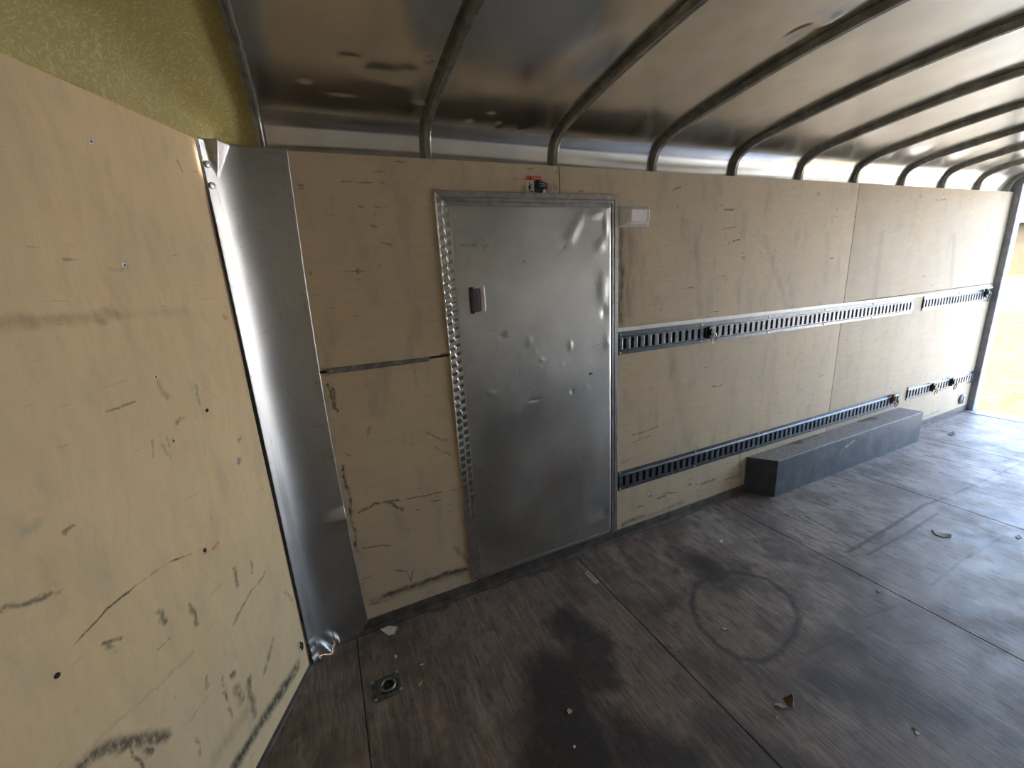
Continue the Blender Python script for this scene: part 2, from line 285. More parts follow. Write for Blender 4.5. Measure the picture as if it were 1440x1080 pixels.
def floor_mat():
    t = NT('floor_plywood'); P = t.flat('xy')
    wp = t.warp(P, 2.2, .06); gr = t.noise(t.scale(wp, (1, .05, 1)), 95, 5, .7, .3); fine = t.noise(t.scale(P, (1, .04, 1)), 420, 2)
    # paler towards the rear opening, darker near the nose
    c = t.mix(t.rng(gr, .32, .7), (.135, .098, .072), (.255, .205, .165))
    sx = t.n('ShaderNodeSeparateXYZ'); t.put(sx.inputs[0], P)
    pale_rear = t.math('MULTIPLY', t.rng(t.math('ADD', sx.outputs[0], t.math('MULTIPLY', t.noise(P, 1.4, 4, .6), 1.8)), .8, 3.0), .75)
    c = t.mix(pale_rear, c, t.mix(t.rng(gr, .35, .68), (.25, .22, .20), (.40, .365, .33)))
    c = t.mix(t.math('MULTIPLY', t.rng(fine, .5, .68), .45), c, (.06, .048, .04))
    c = t.mix(t.math('MULTIPLY', t.rng(t.noise(t.warp(P, 3, .2), 2.3, 5, .65), .42, .62), .7), c, (.075, .056, .043))
    c = t.mix(t.math('MULTIPLY', t.rng(t.noise(t.scale(P, (1, .35, 1)), 6, 4, .7), .54, .68), .55), c, (.33, .265, .205))
    c = t.mix(t.math('MULTIPLY', t.rng(t.noise(t.scale(P, (1, .5, 1)), 19, 5, .75), .52, .66), .55), c, (.05, .04, .034))
    ck = t.rng(t.noise(t.scale(t.warp(P, 5, .05), (1, .14, 1)), 46, 2), .605, .68)
    c = t.mix(t.math('MULTIPLY', ck, t.math('ADD', t.math('MULTIPLY', pale_rear, .75), .22)), c, (.035, .028, .024))
    Q = t.warp(t.warp(P, 3.5, .26), 22, .05)
    oil = (path(af, .13, .9, (790, 865), (820, 900), (840, 960), soft=.35) + path(af, .22, .95, (790, 960), (800, 1075), soft=.4) + path(af, .15, .9, (880, 1040), (960, 1078), soft=.3) + path(af, .15, .95, (1000, 800), (985, 790), soft=.1) + path(af, .10, .6, (1040, 790), (1020, 825), soft=0)
      + path(af, .10, .5, (940, 850), (905, 870), soft=0) + path(af, .16, .6, (1200, 900), (1260, 960), soft=.1) + path(af, .14, .6, (1010, 1030), (1100, 1075), soft=.2) + path(af, .13, .55, (1150, 960), (1350, 1010), soft=.1) + path(af, .10, .5, (470, 930), (500, 905), soft=0)
      + path(af, .10, .45, (560, 1030), (600, 1075), soft=.1) + path(af, .06, .5, (1350, 1000), (1430, 1050), soft=0) + path(af, .05, .7, (540, 875), (660, 828), soft=0) + path(af, .04, .7, (690, 822), (800, 790), soft=0))  # dark patches, and darker strips along the wall and door foot
    c = t.mix(t.math('MULTIPLY', t.strokes(Q, oil), t.rng(t.noise(P, 26, 4, .7), .2, .5, .6, .92)), c, (.022, .019, .018))
    ring = [af(*q) for q in ((972, 850), (978, 822), (1005, 808), (1040, 805), (1080, 815), (1110, 838), (1123, 866), (1118, 890), (1100, 915), (1072, 930), (1040, 926), (1010, 908), (985, 882), (972, 850))]
    tyre = [(ring[i], ring[i+1], .026, .9, 0) for i in range(len(ring)-1)] + path(af, .02, .6, (972, 850), (985, 885), (1040, 930), soft=0) + path(af, .02, .5, (1050, 935), (1085, 985), (1130, 1040), soft=0) + path(af, .015, .45, (1130, 920), (1230, 880), soft=0) + path(af, .012, .6, (1215, 868), (1268, 850)) + path(af, .012, .5, (1270, 905), (1330, 902))
    c = t.mix(t.math('MULTIPLY', t.strokes(t.warp(P, 12, .02), tyre), t.rng(t.noise(P, 45, 3, .7), .25, .5)), c, (.045, .04, .038))
    gouge = (path(af, .016, .95, (1194, 776), (1250, 742), (1300, 710), (1327, 700)) + path(af, .013, .9, (1220, 780), (1275, 750), (1318, 722)) + path(af, .012, .85, (1310, 823), (1350, 790), (1410, 755)) + path(af, .011, .7, (1330, 700), (1440, 650)) + path(af, .02, .7, (1230, 757), (1240, 752)) + path(af, .02, .6, (1190, 776), (1200, 770))
      + path(af, .016, .9, (1300, 640), (1440, 670)) + path(af, .006, .7, (1330, 655), (1440, 690)) + path(af, .006, .8, (1205, 660), (1230, 668)) + path(af, .006, .8, (1185, 662), (1200, 668)) + path(af, .006, .8, (1172, 672), (1190, 680)) + path(af, .009, .7, (1332, 612), (1342, 610)) + path(af, .02, .7, (1345, 985), (1420, 1045), soft=.1))
    c = t.mix(t.math('MULTIPLY', t.strokes(t.warp(P, 25, .015), gouge), t.rng(t.noise(P, 70, 3, .7), .3, .5)), c, (.05, .034, .025))
    sky_reflection = path(af, .09, .7, (1395, 722), (1460, 740), soft=.55) + path(af, .10, .45, (1400, 610), (1470, 640), soft=.2)  # bluish reflection and sky light painted into the floor colour
    c = t.mix(t.strokes(t.warp(P, 8, .03), sky_reflection), c, (.20, .225, .25))
    r = t.rng(t.noise(P, 5, 5, .7), .3, .7, .42, .62)
    t.bump(t.math('ADD', gr, t.math('MULTIPLY', ck, -.15)), .25, .004)
    return t.set(Base_Color=c, Roughness=r, Specular_IOR_Level=.4)
M_floor = floor_mat()
M_dark = plain('dark_gap', (.012, .011, .010), .9)
M_roof = sheetmetal('roof_aluminium', (.84, .83, .80), .14, .21, .015, 5, .03)
M_rib = plain('galvanised_rib', (.30, .295, .27), .42, .85, .25, 22, .05)
M_door = sheetmetal('door_aluminium', (.68, .67, .64), .26, .40, .10, 16, .22, 'xz',
   path(aw, .012, .7, (648, 342), (668, 345)) + path(aw, .012, .6, (680, 350), (684, 346)) + path(aw, .012, .6, (732, 365), (736, 368)) + path(aw, .010, .7, (704, 474), (712, 472)) + path(aw, .006, .8, (742, 547), (752, 548)) + path(aw, .004, .8, (788, 352), (800, 335)) + path(aw, .01, .7, (792, 348), (795, 342)) + path(aw, .005, .7, (742, 614), (746, 613)) + path(aw, .005, .8, (776, 634), (780, 630)) + path(aw, .004, .6, (720, 682), (765, 674)) + path(aw, .004, .7, (800, 450), (812, 458)) + path(aw, .004, .7, (822, 493), (846, 482)))
M_sheet = sheetmetal('corner_aluminium', (.57, .57, .565), .36, .45, .06, 18, .35)
M_frame = plain('frame_aluminium', (.52, .51, .49), .33, .95, .15, 25, .04)
M_hinge = plain('hinge_aluminium', (.72, .72, .72), .23, 1.0, .08, 30)
M_strip = plain('white_painted_aluminium', (.86, .86, .84), .35, 0, .05, 30)
M_track = plain('grey_track_paint', (.10, .115, .13), .34, .55, .25, 40, .05)
M_slotd = plain('slot_shadow_board', (.03, .03, .032), .8)  # dark sheet and dots standing for the shade in slots and bolt holes
M_zinc = plain('zinc_plated_steel', (.62, .55, .36), .3, 1.0, .2, 60)
M_blackened = plain('blackened_steel', (.055, .048, .035), .45, .6, .4, 60, .1)
M_rust = plain('rusty_steel', (.16, .09, .055), .7, .3, .5, 60, .2)
M_screw = plain('screw_steel', (.42, .41, .38), .35, .9, .3, 200)
M_post = plain('grey_steel_paint', (.26, .265, .28), .45, .2, .15, 20, .04)
M_base = plain('dirty_grey_angle', (.10, .088, .075), .55, .3, .35, 14, .15)
def wheel_mat():
    t = NT('textured_grey_coating'); P = t.obj
    c = t.mix(t.rng(t.noise(P, 9, 5, .7), .35, .7), (.070, .077, .086), (.12, .128, .138))
    g = t.n('ShaderNodeNewGeometry'); s = t.n('ShaderNodeSeparateXYZ'); t.put(s.inputs[0], g.outputs['Normal'])
    top = t.rng(s.outputs[2], .6, .9); F = t.flat('xy')
    c = t.mix(t.math('MULTIPLY', top, .9), c, t.mix(t.rng(t.noise(P, 40, 4, .7), .4, .65), (.19, .168, .145), (.29, .255, .22)))   # paler lid: dust, with the strong light on it painted in
    b = lambda x, y: af(x, y, .285)
    st = t.strokes(t.warp(F, 25, .03), path(b, .050, 1, (1114, 621.5), (1124, 619.5), soft=.3) + path(b, .050, .95, (1206, 591), (1228, 587), soft=.3) + path(b, .012, .8, (1105, 626), (1150, 611), soft=0))
    c = t.mix(t.math('MULTIPLY', t.math('MULTIPLY', st, top), t.rng(t.noise(P, 70, 3, .7), .3, .5)), c, (.055, .026, .014))
    sc = t.strokes(t.flat('xz'), [((2.42, .20), (2.52, .235), .012, 1, .4), ((2.36, .16), (2.40, .185), .006, 1, .3)])
    c = t.mix(t.math('MULTIPLY', sc, t.rng(t.noise(P, 50, 3), .45, .55)), c, (.42, .44, .46))
    t.bump(t.noise(P, 300, 3), .35, .002)
    return t.set(Base_Color=c, Roughness=.5, Specular_IOR_Level=.4)
M_wheel = wheel_mat()
def fibre_mat():
    t = NT('yellow_fiberglass'); P = t.obj
    f1 = t.rng(t.noise(t.scale(t.warp(P, 6, .25), (1, 1, .25)), 130, 3, .6), .52, .66); f2 = t.rng(t.noise(t.scale(t.warp(P, 7, .3), (.3, 1, 1)), 150, 3, .6), .53, .66)
    s = t.n('ShaderNodeSeparateXYZ'); t.put(s.inputs[0], P)
    dry = t.rng(t.math('ADD', s.outputs[2], t.math('MULTIPLY', t.noise(P, 8, 4), .12)), 2.25, 2.15)     # paler lower lip: frayed glass strands, its lit side painted in
    c = t.mix(t.rng(t.noise(P, 3, 4, .6), .35, .65), (.21, .165, .034), (.28, .23, .056))
    fb = t.math('MAXIMUM', f1, f2)
    c = t.mix(t.math('MULTIPLY', fb, t.math('ADD', t.math('MULTIPLY', dry, .7), .03)), c, (.62, .57, .34))
    c = t.mix(t.math('MULTIPLY', dry, .55), c, (.46, .41, .18))
    t.bump(fb, .15, .004); t.set(Base_Color=c, Roughness=.45, Specular_IOR_Level=.4)
    tr = t.n('ShaderNodeBsdfTranslucent'); t.put(tr.inputs[0], t.mix(.5, c, (.45, .36, .06))); mx = t.n('ShaderNodeMixShader'); mx.inputs[0].default_value = .035
    o = t.t.nodes['Material Output']; t.t.links.new(t.b.outputs[0], mx.inputs[1]); t.t.links.new(tr.outputs[0], mx.inputs[2]); t.t.links.new(mx.outputs[0], o.inputs[0])
    return t.mat
M_fibre = fibre_mat()

# ------------------------------------------------------------------ the setting: floor
m = MB(); ends = [-2.2, -1.213, .03, 1.25, 2.47, 3.69, 4.80]
for a, b in zip(ends, ends[1:]): m.box(a+.002, YL, -.018, b-.002, .045, 0)
m.box(-2.2, YL-.05, -.09, 4.9, .06, -.018, 1)
floor = struct(m.build('floor', [M_floor, M_dark], bevel=.0015, segs=1))
m = MB().box(4.80, YL, -.02, 4.97, .0, .004); struct(m.build('trim_4', plain('worn_blue_grey_sill', (.23, .25, .28), .5, .4, .2, 30, .1)), 'grey steel sill plate across the open rear end')

# ------------------------------------------------------------------ right wall
wallr = struct(MB().box(-1.45, .055, -.09, 5.0, .075, 2.20).build('wall_right', M_dark))
def wallfn(u, v, d): return (u, d, v)
def panel(pts_, d0=0.0, par=None):
    mat = M_wall_a if pts_[0][0] < -.1 else M_wall_b if pts_[0][0] < 1 else M_wall_c
    return MB().prism(pts_, d0, d0+.012, wallfn).build('plywood_panel', mat, par, bevel=.0012, segs=1)
ZS = 1.30; G = .0022; DL, DR, DT = -.585, .32, 1.97
panel([(-1.36, ZS+G), (DL, ZS+G), (DL, DT), (-G, DT), (-G, ZT), (-1.36, ZT)], par=wallr)
panel([(-1.36, ZW), (DL, ZW), (DL, ZS-.006), (-1.36, ZS-.012)], par=wallr)
panel([(G, DT), (DR, DT), (DR, ZS+G), (4*RS-G, ZS+G), (4*RS-G, ZT), (G, ZT)], par=wallr)
panel([(DR, ZW), (4*RS-G, ZW), (4*RS-G, ZS-G), (DR, ZS-G)], par=wallr)
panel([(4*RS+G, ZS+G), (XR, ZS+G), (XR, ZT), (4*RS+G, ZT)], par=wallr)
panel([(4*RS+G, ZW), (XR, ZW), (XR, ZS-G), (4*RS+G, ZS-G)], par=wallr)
for px, py in ((1206, 283), (1198, 344), (1188, 405), (1176, 500), (1171, 540), (1166, 563)):
    x, z = aw(px, py); MB().disc((x, .0005, z), (0, -1, 0), .006, .002, 10).build('screw_head', M_screw, wallr)

# left wall, behind the photographer's shoulder
wl = struct(MB().box(-1.40, YL-.05, -.09, 5.0, YL-.012, 2.2).build('wall_left', M_dark))
for a, b in ((-1.40, 0), (0, 2.438), (2.438, 4.886)):
    MB().prism([(a+G, ZW), (b-G, ZW), (b-G, ZT), (a+G, ZT)], YL-.012, YL, wallfn).build('plywood_panel', M_white, wl, bevel=.0012, segs=1)

MB().box(-1.40, YL, .0, 4.88, YL+.012, .68).build('kick_board', plain('dark_kick_board', (.12, .12, .122), .6), wl)
# nose walls: the one seen and its mirror image
NL = 1.1/.9113
wf = MB().box(0.03, -.04, -.09, NL+.02, -.013, ZT-.06).build('wall_front', M_dark); wf.location = NO; wf.rotation_euler = (0, 0, NANG); struct(wf)
def nfn(u, v, d): return (u, d, v)
edge = [(.0855+.010*math.sin(math.pi*min(1, max(0, (z-.14)/1.46)))*(1+.25*math.sin(6*z)), z) for z in np.linspace(.012, ZT, 30)]
hole = an(424, 908)
m = MB().prism(edge + [(NL-.001, ZT), (NL-.001, .012)], -.012, 0, nfn)
pn = m.build('plywood_panel', M_nose, wf, bevel=.001, segs=1, origin=(0, 0, 0)); pn.location = (0, 0, 0)
m = MB().prism([(hole[0]-.010, hole[1]-.020), (hole[0]+.002, hole[1]-.026), (hole[0]+.008, hole[1]-.004), (hole[0]+.016, hole[1]+.002), (hole[0]+.007, hole[1]+.010), (hole[0]+.008, hole[1]+.030), (hole[0]-.004, hole[1]+.014), (hole[0]-.014, hole[1]+.004)], .0002, .0008, nfn)
o = m.build('splintered_hole', M_dark, wf, origin=(0, 0, 0)); o.location = (0, 0, 0)
for i, (px, py) in enumerate(((127, 199), (174, 373), (218, 530), (243, 620), (291, 577), (80, 950), (288, 774))):
    x, z = an(px, py); mm = MB().disc((x, 0, z), (0, 1, 0), .0075 if i < 2 else .006, .0022, 14); mm.disc((x, .0022, z), (0, 1, 0), .003, .0006, 6, 1)
    o = mm.build('screw_head', [M_screw if i < 4 else M_dark, M_dark], wf, origin=(0, 0, 0)); o.location = (0, 0, 0)
wf2 = MB().box(-NL-.02, -.04, -.09, -.0, -.013, ZT-.06).build('wall_front', M_dark); wf2.location = NO + np.array([0, YL, 0]); wf2.rotation_euler = (0, 0, -NANG+math.pi); struct(wf2)
o = MB().box(-NL+.001, -.012, .012, -.0, 0, ZT-.004).build('plywood_panel', M_ply2, wf2, origin=(0, 0, 0)); o.location = (0, 0, 0)

# base angle along the floor
bl = MB()
for a, b in ((-1.30, .338), (.338, XR)): bl.prism([(0, .0), (-.024, 0), (-.024, .004), (-.004, .010), (-.003, ZW-.004), (.006, ZW+.002), (.012, 0)], a, b, lambda u, v, d: (d, u, v))
struct(bl.build('baseboard_right', M_base))
bf = MB().prism([(0, 0), (.014, 0), (.012, .008), (.0, .011)], .06, NL, lambda u, v, d: (d, u, v)).build('baseboard_front', M_base); bf.location = NO; bf.rotation_euler = (0, 0, NANG); struct(bf)

# rear frame
struct(MB().prism([(XR+.001, .055), (XR+.001, -.048), (XR+.012, -.052), (XR+.105, -.052), (XR+.105, .055)], -.0, 2.30, lambda u, v, d: (u, v, d)).build('trim_1', M_post, bevel=.003), 'dark grey steel post framing the open rear end')
struct(MB().box(XR, YL-.05, 0, XR+.105, YL+.046, 2.3).build('trim_2', M_post, bevel=.003))

# ------------------------------------------------------------------ roof
half = [(-.014, 2.06), (-.014, 2.10), (-.012, 2.16), (.004, 2.212), (.045, 2.243), (.12, 2.266), (.25, 2.289), (.46, 2.318), (.69, 2.343), (.87, 2.355), (1.1, 2.361)]
ctl = [(-a, z) for a, z in half] + [(YL+a, z) for a, z in half[::-1][1:]]
def chaikin(p, n):
    for _ in range(n):
        q = [p[0]]
        for a, b in zip(p, p[1:]): q += [(.75*a[0]+.25*b[0], .75*a[1]+.25*b[1]), (.25*a[0]+.75*b[0], .25*a[1]+.75*b[1])]
        p = q + [p[-1]]
    return p
PROF = chaikin(ctl, 2)
def offset(p, d):
    out = []
    for i in range(len(p)):
        a, b = p[max(i-1, 0)], p[min(i+1, len(p)-1)]; t = np.array([b[0]-a[0], b[1]-a[1]]); t /= np.linalg.norm(t)
        out.append((p[i][0] + t[1]*d, p[i][1] - t[0]*d))           # d > 0: outwards (up / away from the room)
    return out
SK = offset(PROF, .030)
XN = -1.222
def resample(p, n):
    p = np.array(p); L = np.r_[0, np.cumsum(np.linalg.norm(np.diff(p, axis=0), axis=1))]; s = np.linspace(0, L[-1], n)
    return np.c_[np.interp(s, L, p[:, 0]), np.interp(s, L, p[:, 1])], s
PK, SA = resample(SK, 300)
nx = 760; xs = np.linspace(XN+.002, 4.96, nx)
Tn = np.gradient(PK, axis=0); Tn /= np.linalg.norm(Tn, axis=1)[:, None]; NRM = np.c_[-Tn[:, 1], Tn[:, 0]]   # into the room
H = np.zeros((nx, len(SA)))
XX, SS = np.meshgrid(xs, SA, indexing='ij')
def bumpat(x, s, rx, rs, h): H[:] += h*np.exp(-((XX-x)/rx)**2-((SS-s)/rs)**2)
for k in range(-2, 9):                                   # each bay bellies a little between its ribs
    for _ in range(5): bumpat(k*RS+rng.uniform(.1, .5), rng.uniform(.25, 2.4), rng.uniform(.12, .3), rng.uniform(.2, .5), rng.uniform(-.004, .004))
    for _ in range(7): bumpat(k*RS+rng.uniform(.05, .55), rng.uniform(.22, 2.4), rng.uniform(.024, .06), rng.uniform(.024, .06), rng.uniform(-.0014, .0014))
H += .0008*np.sin(SS*95+1.5*np.sin(XX*2.1))*np.exp(-((SS-.10)/.07)**2)
def onroof(px, py):                                       # where a dent seen at a pixel lies on the skin
    d = ray(px, py); best = None
    for i in range(6, 130):
        for t in ((PK[i][1]-CAM[2])/d[2],):
            q = CAM+d*t; e = abs(q[1]-PK[i][0])
            if best is None or e < best[0]: best = (e, q[0], SA[i])
    return best[1], best[2]
for px, py, rx, rs, h in ((1157, 28, .05, .05, -.014), (1140, 35, .03, .09, .009), (1170, 45, .06, .03, .006), (700, 175, .012, .012, -.002), (660, 165, .015, .012, .003), (560, 120, .03, .03, -.004), (480, 130, .05, .012, .003), (430, 118, .02, .012, -.003), (492, 82, .035, .02, .004), (535, 100, .05, .03, .005), (575, 100, .03, .03, .004), (590, 148, .03, .02, -.004), (605, 82, .02, .015, .003), (735, 182, .015, .012, .003), (690, 160, .02, .012, -.003), (830, 85, .06, .10, .006), (800, 60, .08, .12, -.006)):
    x, s = onroof(px, py); bumpat(x, s, rx, rs, h)
P = [[(xs[i], PK[j][0]+NRM[j][0]*H[i, j]*-1, PK[j][1]+NRM[j][1]*H[i, j]*-1) for j in range(len(SA))] for i in range(nx)]
ceil = struct(MB().grid(P).build('ceiling', M_roof, fixn='keep'), 'dented bare aluminium roof skin between the ribs')
ceil.modifiers.new('thick', 'SOLIDIFY').thickness = .0015

names = ['roof rib against the yellow nose cap', 'roof rib over the plywood left of the door', 'roof rib above the warning label over the door', 'roof rib above the clear dome light', 'roof rib, second to the right of the dome light', 'roof rib, next before the one over the tall wall seam', 'roof rib meeting the tall seam between wall panels', 'roof rib just behind the tall wall seam', 'roof rib third from the open rear end', 'roof rib second from the open rear end', 'roof rib last before the open rear end']
def sweep(mb, sect, x0, prof):
    """sect: closed (dx, depth below skin); swept along the roof profile"""
    base = np.array(prof); T = np.gradient(base, axis=0); T /= np.linalg.norm(T, axis=1)[:, None]; N = np.c_[-T[:, 1], T[:, 0]]
    if N[len(N)//2][1] > 0: N = -N
    rows = [[(x0+a, base[i][0]+N[i][0]*b, base[i][1]+N[i][1]*b) for i in range(len(base))] for a, b in sect]
    mb.grid(rows, 0, False, True); n = len(sect); L = len(base)
    mb.add([r[0] for r in rows], [tuple(range(n))]); mb.add([r[-1] for r in rows], [tuple(range(n))[::-1]])
SKR = [tuple(q) for q in resample(SK, 110)[0]]
for k in range(-2, 9):
    x0 = k*RS-.010
    if k == 8: x0 -= .03
    mb = MB(); sweep(mb, [(-.030, .001), (-.030, .004), (-.016, .0045), (-.013, .027), (-.010, .030), (-.002, .030), (.0, .0275), (.002, .030), (.010, .030), (.013, .027), (.016, .0045), (.020, .004), (.020, .001)], 0, SKR)
    o = mb.build('roof_rib', M_rib, origin=(0, -.02, 2.06)); o.location = (x0, -.02, 2.06)
    tag(o, 'curved grey steel ' + names[k+2], 'rib', 'curved steel roof ribs')
mb = MB(); sweep(mb, [(0, -.01), (0, .075), (.10, .075), (.10, -.01)], XR, SKR)
struct(mb.build('trim_3', M_post), 'dark steel header arching over the open rear end')

# yellow moulded nose cap
RK, _ = resample(SK, 120)
def nosebase(y):
    x = NO[0] + ND[0]/ND[1]*y if y > -1.1 else NO[0] + ND[0]/ND[1]*(YL-y)
    return x
rows = []
for i in range(120):
    y, z = RK[i]; yb = min(-.0, max(YL, y)); xb = nosebase(yb)-.006
    e = min(abs(y), abs(YL-y)); row = []
    zl = ZT+.0015
    for t in np.linspace(0, 1, 28):
        a = t*math.pi/2; fx = 1-math.cos(a); fz = math.sin(a)
        zt = max(z, zl)
        q = [xb + (XN-xb)*(.15*t+.85*fx), (yb)*(1-t)+y*t, zl + (zt-zl)*(.25*t+.75*fz)]
        w = .006*math.sin(5*y+9*t)*math.sin(math.pi*t)
        c1 = an(303, 182); d2 = ((abs(y)-.10)/.05)**2 + ((t-.22)/.06)**2; w += .006*math.exp(-d2) if y > -1 else 0
        q[2] += w; q[0] -= w
        row.append(tuple(q))
    rows.append(row)
cap = MB().grid(rows).build('nose_cap', M_fibre, origin=(-1.5, -1.1, ZT)); cap.modifiers.new('thick', 'SOLIDIFY').thickness = .003
tag(cap, 'curved yellow-olive fiberglass nose cap above the bare plywood front wall', 'nose cap')

# ------------------------------------------------------------------ corner sheet
R = .09; ang = math.radians(180)-math.acos(float(ND @ np.array([1, 0, 0])))*1.0
tl = R/math.tan((math.pi - (math.pi-math.acos(float(ND @ np.array([1, 0, 0])))))/2)
def plan(s):
    """along the corner: s=0 at the bend, negative on the nose wall, positive on the long wall; rounded"""
    k = .062
    q = math.log1p(math.exp(-abs(s)/k))*k; sp = max(s, 0)+q; sn = max(-s, 0)+q          # smooth halves
    return NO + ND*sn + np.array([1, 0, 0])*sp
def plann(s):
    a = plan(s-.004); b = plan(s+.004); t = (b-a)/np.linalg.norm(b-a); return np.array([t[1], -t[0], 0])
nz, nu = 260, 90; zz = np.linspace(.004, ZT+.003, nz); rows = []
sl_, sr_ = -.084, .228
for z in zz:
    row = []; r = 1-.024*math.sin(math.pi*(z-.0)/ZT)/.228*1.0
    for j in range(nu):
        a = j/(nu-1); s = sl_ + (sr_*r - sl_)*a
        p = plan(s); n = plann(s)
        d = .0025
        # dent folded in at the top edge
        ut = (s+.035)/.07; zt_ = (ZT-z)/.105
        if zt_ < 1: d += .030*max(0, 1-abs(ut)-zt_*.98)**.8 if abs(ut)+zt_*.98 < 1 else 0
        # a flap buckled outwards on the long-wall side
        ub, zb = (s-.235)/.135, (z-.625)/.055
        if ub < 0 and abs(ub) < 1 and abs(zb) < 1: d += .022*(1-abs(ub))*(1-max(0, zb)**2 if zb > 0 else (1-abs(zb)**.5))
        # crumpled foot
        if z < .11: d += .018*(1-z/.11)*abs(math.sin(s*38+1.2))*(1 if -.09 < s < .06 else .2) + .012*(1-z/.11)*math.sin(s*90+z*60)*(1 if abs(s) < .08 else .15)
        # slow waves of a hammered sheet
        d += .0018*math.sin(3.1*z+4*s)*1 + .0012*math.sin(9*z+11*s+1)+.0015*math.exp(-((s+.05)/.02)**2-((z-1.72)/.05)**2)*math.sin(s*300)*math.cos(z*160)
        tp_ = min(1, max(0, (.20-s)/.08)); d = .0016 + (d-.0016)*tp_ if s > .1 and not (ub < 0 and abs(ub) < 1 and abs(zb) < 1) else d; d = max(d, .0012) if s > .1 else d
        if s < -.03: d = .0016 + (d-.0016)*max(0, 1-(-.03-s)/.03) if z > .12 else max(d, .0016)
        if s < -.05: d = d + (.0005-d)*min(1, (-.05-s)/.025) if z > .12 else min(d, .001+.006*abs(math.sin(z*70)))
        row.append(p + n*d + np.array([0, 0, z]))
    rows.append(row)
cs = MB().grid(rows).build('corner_sheet', M_sheet, origin=NO); cs.modifiers.new('thick', 'SOLIDIFY').thickness = .001; cs.modifiers['thick'].offset = -1
tag(cs, 'tall dented bare aluminium sheet bent over the corner beside the front plywood wall', 'metal sheet')
for s, z in ((-.068, 2.05), (-.068, 1.985), (.206, 2.055), (.200, 1.62), (.192, 1.26), (.193, .93)):
    p = plan(s) + plann(s)*.004 + np.array([0, 0, z]); MB().disc(p, plann(s), .011, .003, 14, 0, .002).build('screw_head', M_screw, cs)

# ------------------------------------------------------------------ door
door = empty('door_1', (-.14, 0, .073)); struct(door, 'dented bare aluminium side door in a mitred metal frame')
x0, x1, z0, z1 = -.560, .290, .096, 1.945
nu, nz = 150, 260; ux = np.linspace(x0, x1, nu); uz = np.linspace(z0, z1, nz); UX, UZ = np.meshgrid(ux, uz, indexing='ij')
D = .0011*np.sin(UX*4+UZ*2.2)+.0008*np.sin(UZ*5.5-UX*3)
def dd(px, py, rx, rz, h, rot=0):
    global D
    x, z = aw(px, py); c, s = math.cos(rot), math.sin(rot); a = (UX-x)*c+(UZ-z)*s; b = -(UX-x)*s+(UZ-z)*c
    D = D + h*np.exp(-(a/rx)**2-(b/rz)**2)
for q in ((805, 325, .10, .025, .005, .95), (793, 345, .03, .02, -.004, .6), (842, 345, .03, .03, .006), (840, 300, .06, .02, .006, .3), (850, 318, .012, .05, .005), (846, 405, .03, .07, .006), (848, 440, .02, .03, -.005), (852, 480, .02, .03, .005), (650, 342, .05, .008, -.002), (705, 473, .02, .012, -.004), (750, 562, .03, .006, -.004), (742, 480, .02, .02, .003),
          (800, 485, .012, .02, .004), (760, 505, .015, .01, .003), (690, 552, .02, .01, .003), (803, 550, .012, .012, -.004), (735, 748, .025, .006, .003), (825, 730, .06, .04, .004), (848, 720, .03, .03, -.004), (693, 740, .008, .01, -.003), (735, 775, .012, .02, .004), (640, 300, .03, .012, .003), (700, 430, .25, .30, .003), (730, 650, .3, .2, -.002)): dd(*q)
for _ in range(40):
    x, z = rng.uniform(x0, x1), rng.uniform(z0, z1); r_ = rng.uniform(.006, .018); D = D + rng.uniform(-.0016, .0016)*np.exp(-((UX-x)/r_)**2-((UZ-z)/r_)**2)
rows = [[(ux[i], -.002-D[i, j], uz[j]) for j in range(nz)] for i in range(nu)]
lf = MB().grid(rows).build('door_leaf', M_door, door); lf.modifiers.new('thick', 'SOLIDIFY').thickness = .01; lf.modifiers['thick'].offset = 1
# frame members with their ribbed extrusion profile, mitred at the head
FX0, FX1, FT, FB = -.618, .341, 2.003, .073
def member(p, q, prof, name, mat, miter0, miter1, wave=None, n=2):
    """extruded bar from p to q (x,z); prof: (inward offset, depth) points; miters: shift of each end per unit of inward offset"""
    p, q = np.array(p), np.array(q); t = (q-p)/np.linalg.norm(q-p); inn = np.array([-t[1], t[0]]); L = np.linalg.norm(q-p); rows = []
    for i in range(n):
        f = i/(n-1); row = []
        for k, (a, b) in enumerate(prof):
            s = miter0*a*(1-f) + L*f - miter1*a*f
            bb = b + (wave(s, a) if wave else 0)
            c = p + t*s + inn*a; row.append((c[0], -bb, c[1]))
        rows.append(row)
    for r_ in rows: r_.append(r_[0])
    mb = MB().grid(rows, 0, False); k = len(prof)
    mb.add(rows[0][:-1], [tuple(range(k))]); mb.add(rows[-1][:-1], [tuple(range(k))[::-1]])
    return mb.build(name, mat, door)
PF = [(0, -.01), (0, .010), (.002, .013), (.023, .013), (.024, .004), (.0275, .004), (.0285, .012), (.040, .012), (.041, .0), (.0455, .0), (.0465, .010), (.058, .010), (.060, .006), (.064, .004), (.064, -.01)]
member((FX1, FT), (FX0, FT), PF, 'frame_head', M_frame, 1, 1)
member((FX1, FB), (FX1, FT), PF, 'frame_jamb', M_frame, 0, 1)
def rip(s, a):
    if .004 < a < .030 or .034 < a < .062: return .0013*math.sin(2*math.pi*s/.039 + (1.6 if a > .032 else 0)+38*a)
    return 0
PH = [(0, -.01), (0, .006)] + [(.004+.0026*k, .008) for k in range(11)] + [(.0315, .006)] + [(.0335+.0028*k, .008) for k in range(11)] + [(.064, .005), (.064, -.01)]
hj = member((FX0, FT), (FX0, FB), PH, 'hinge_jamb', M_hinge, 1, 0, rip, 620)
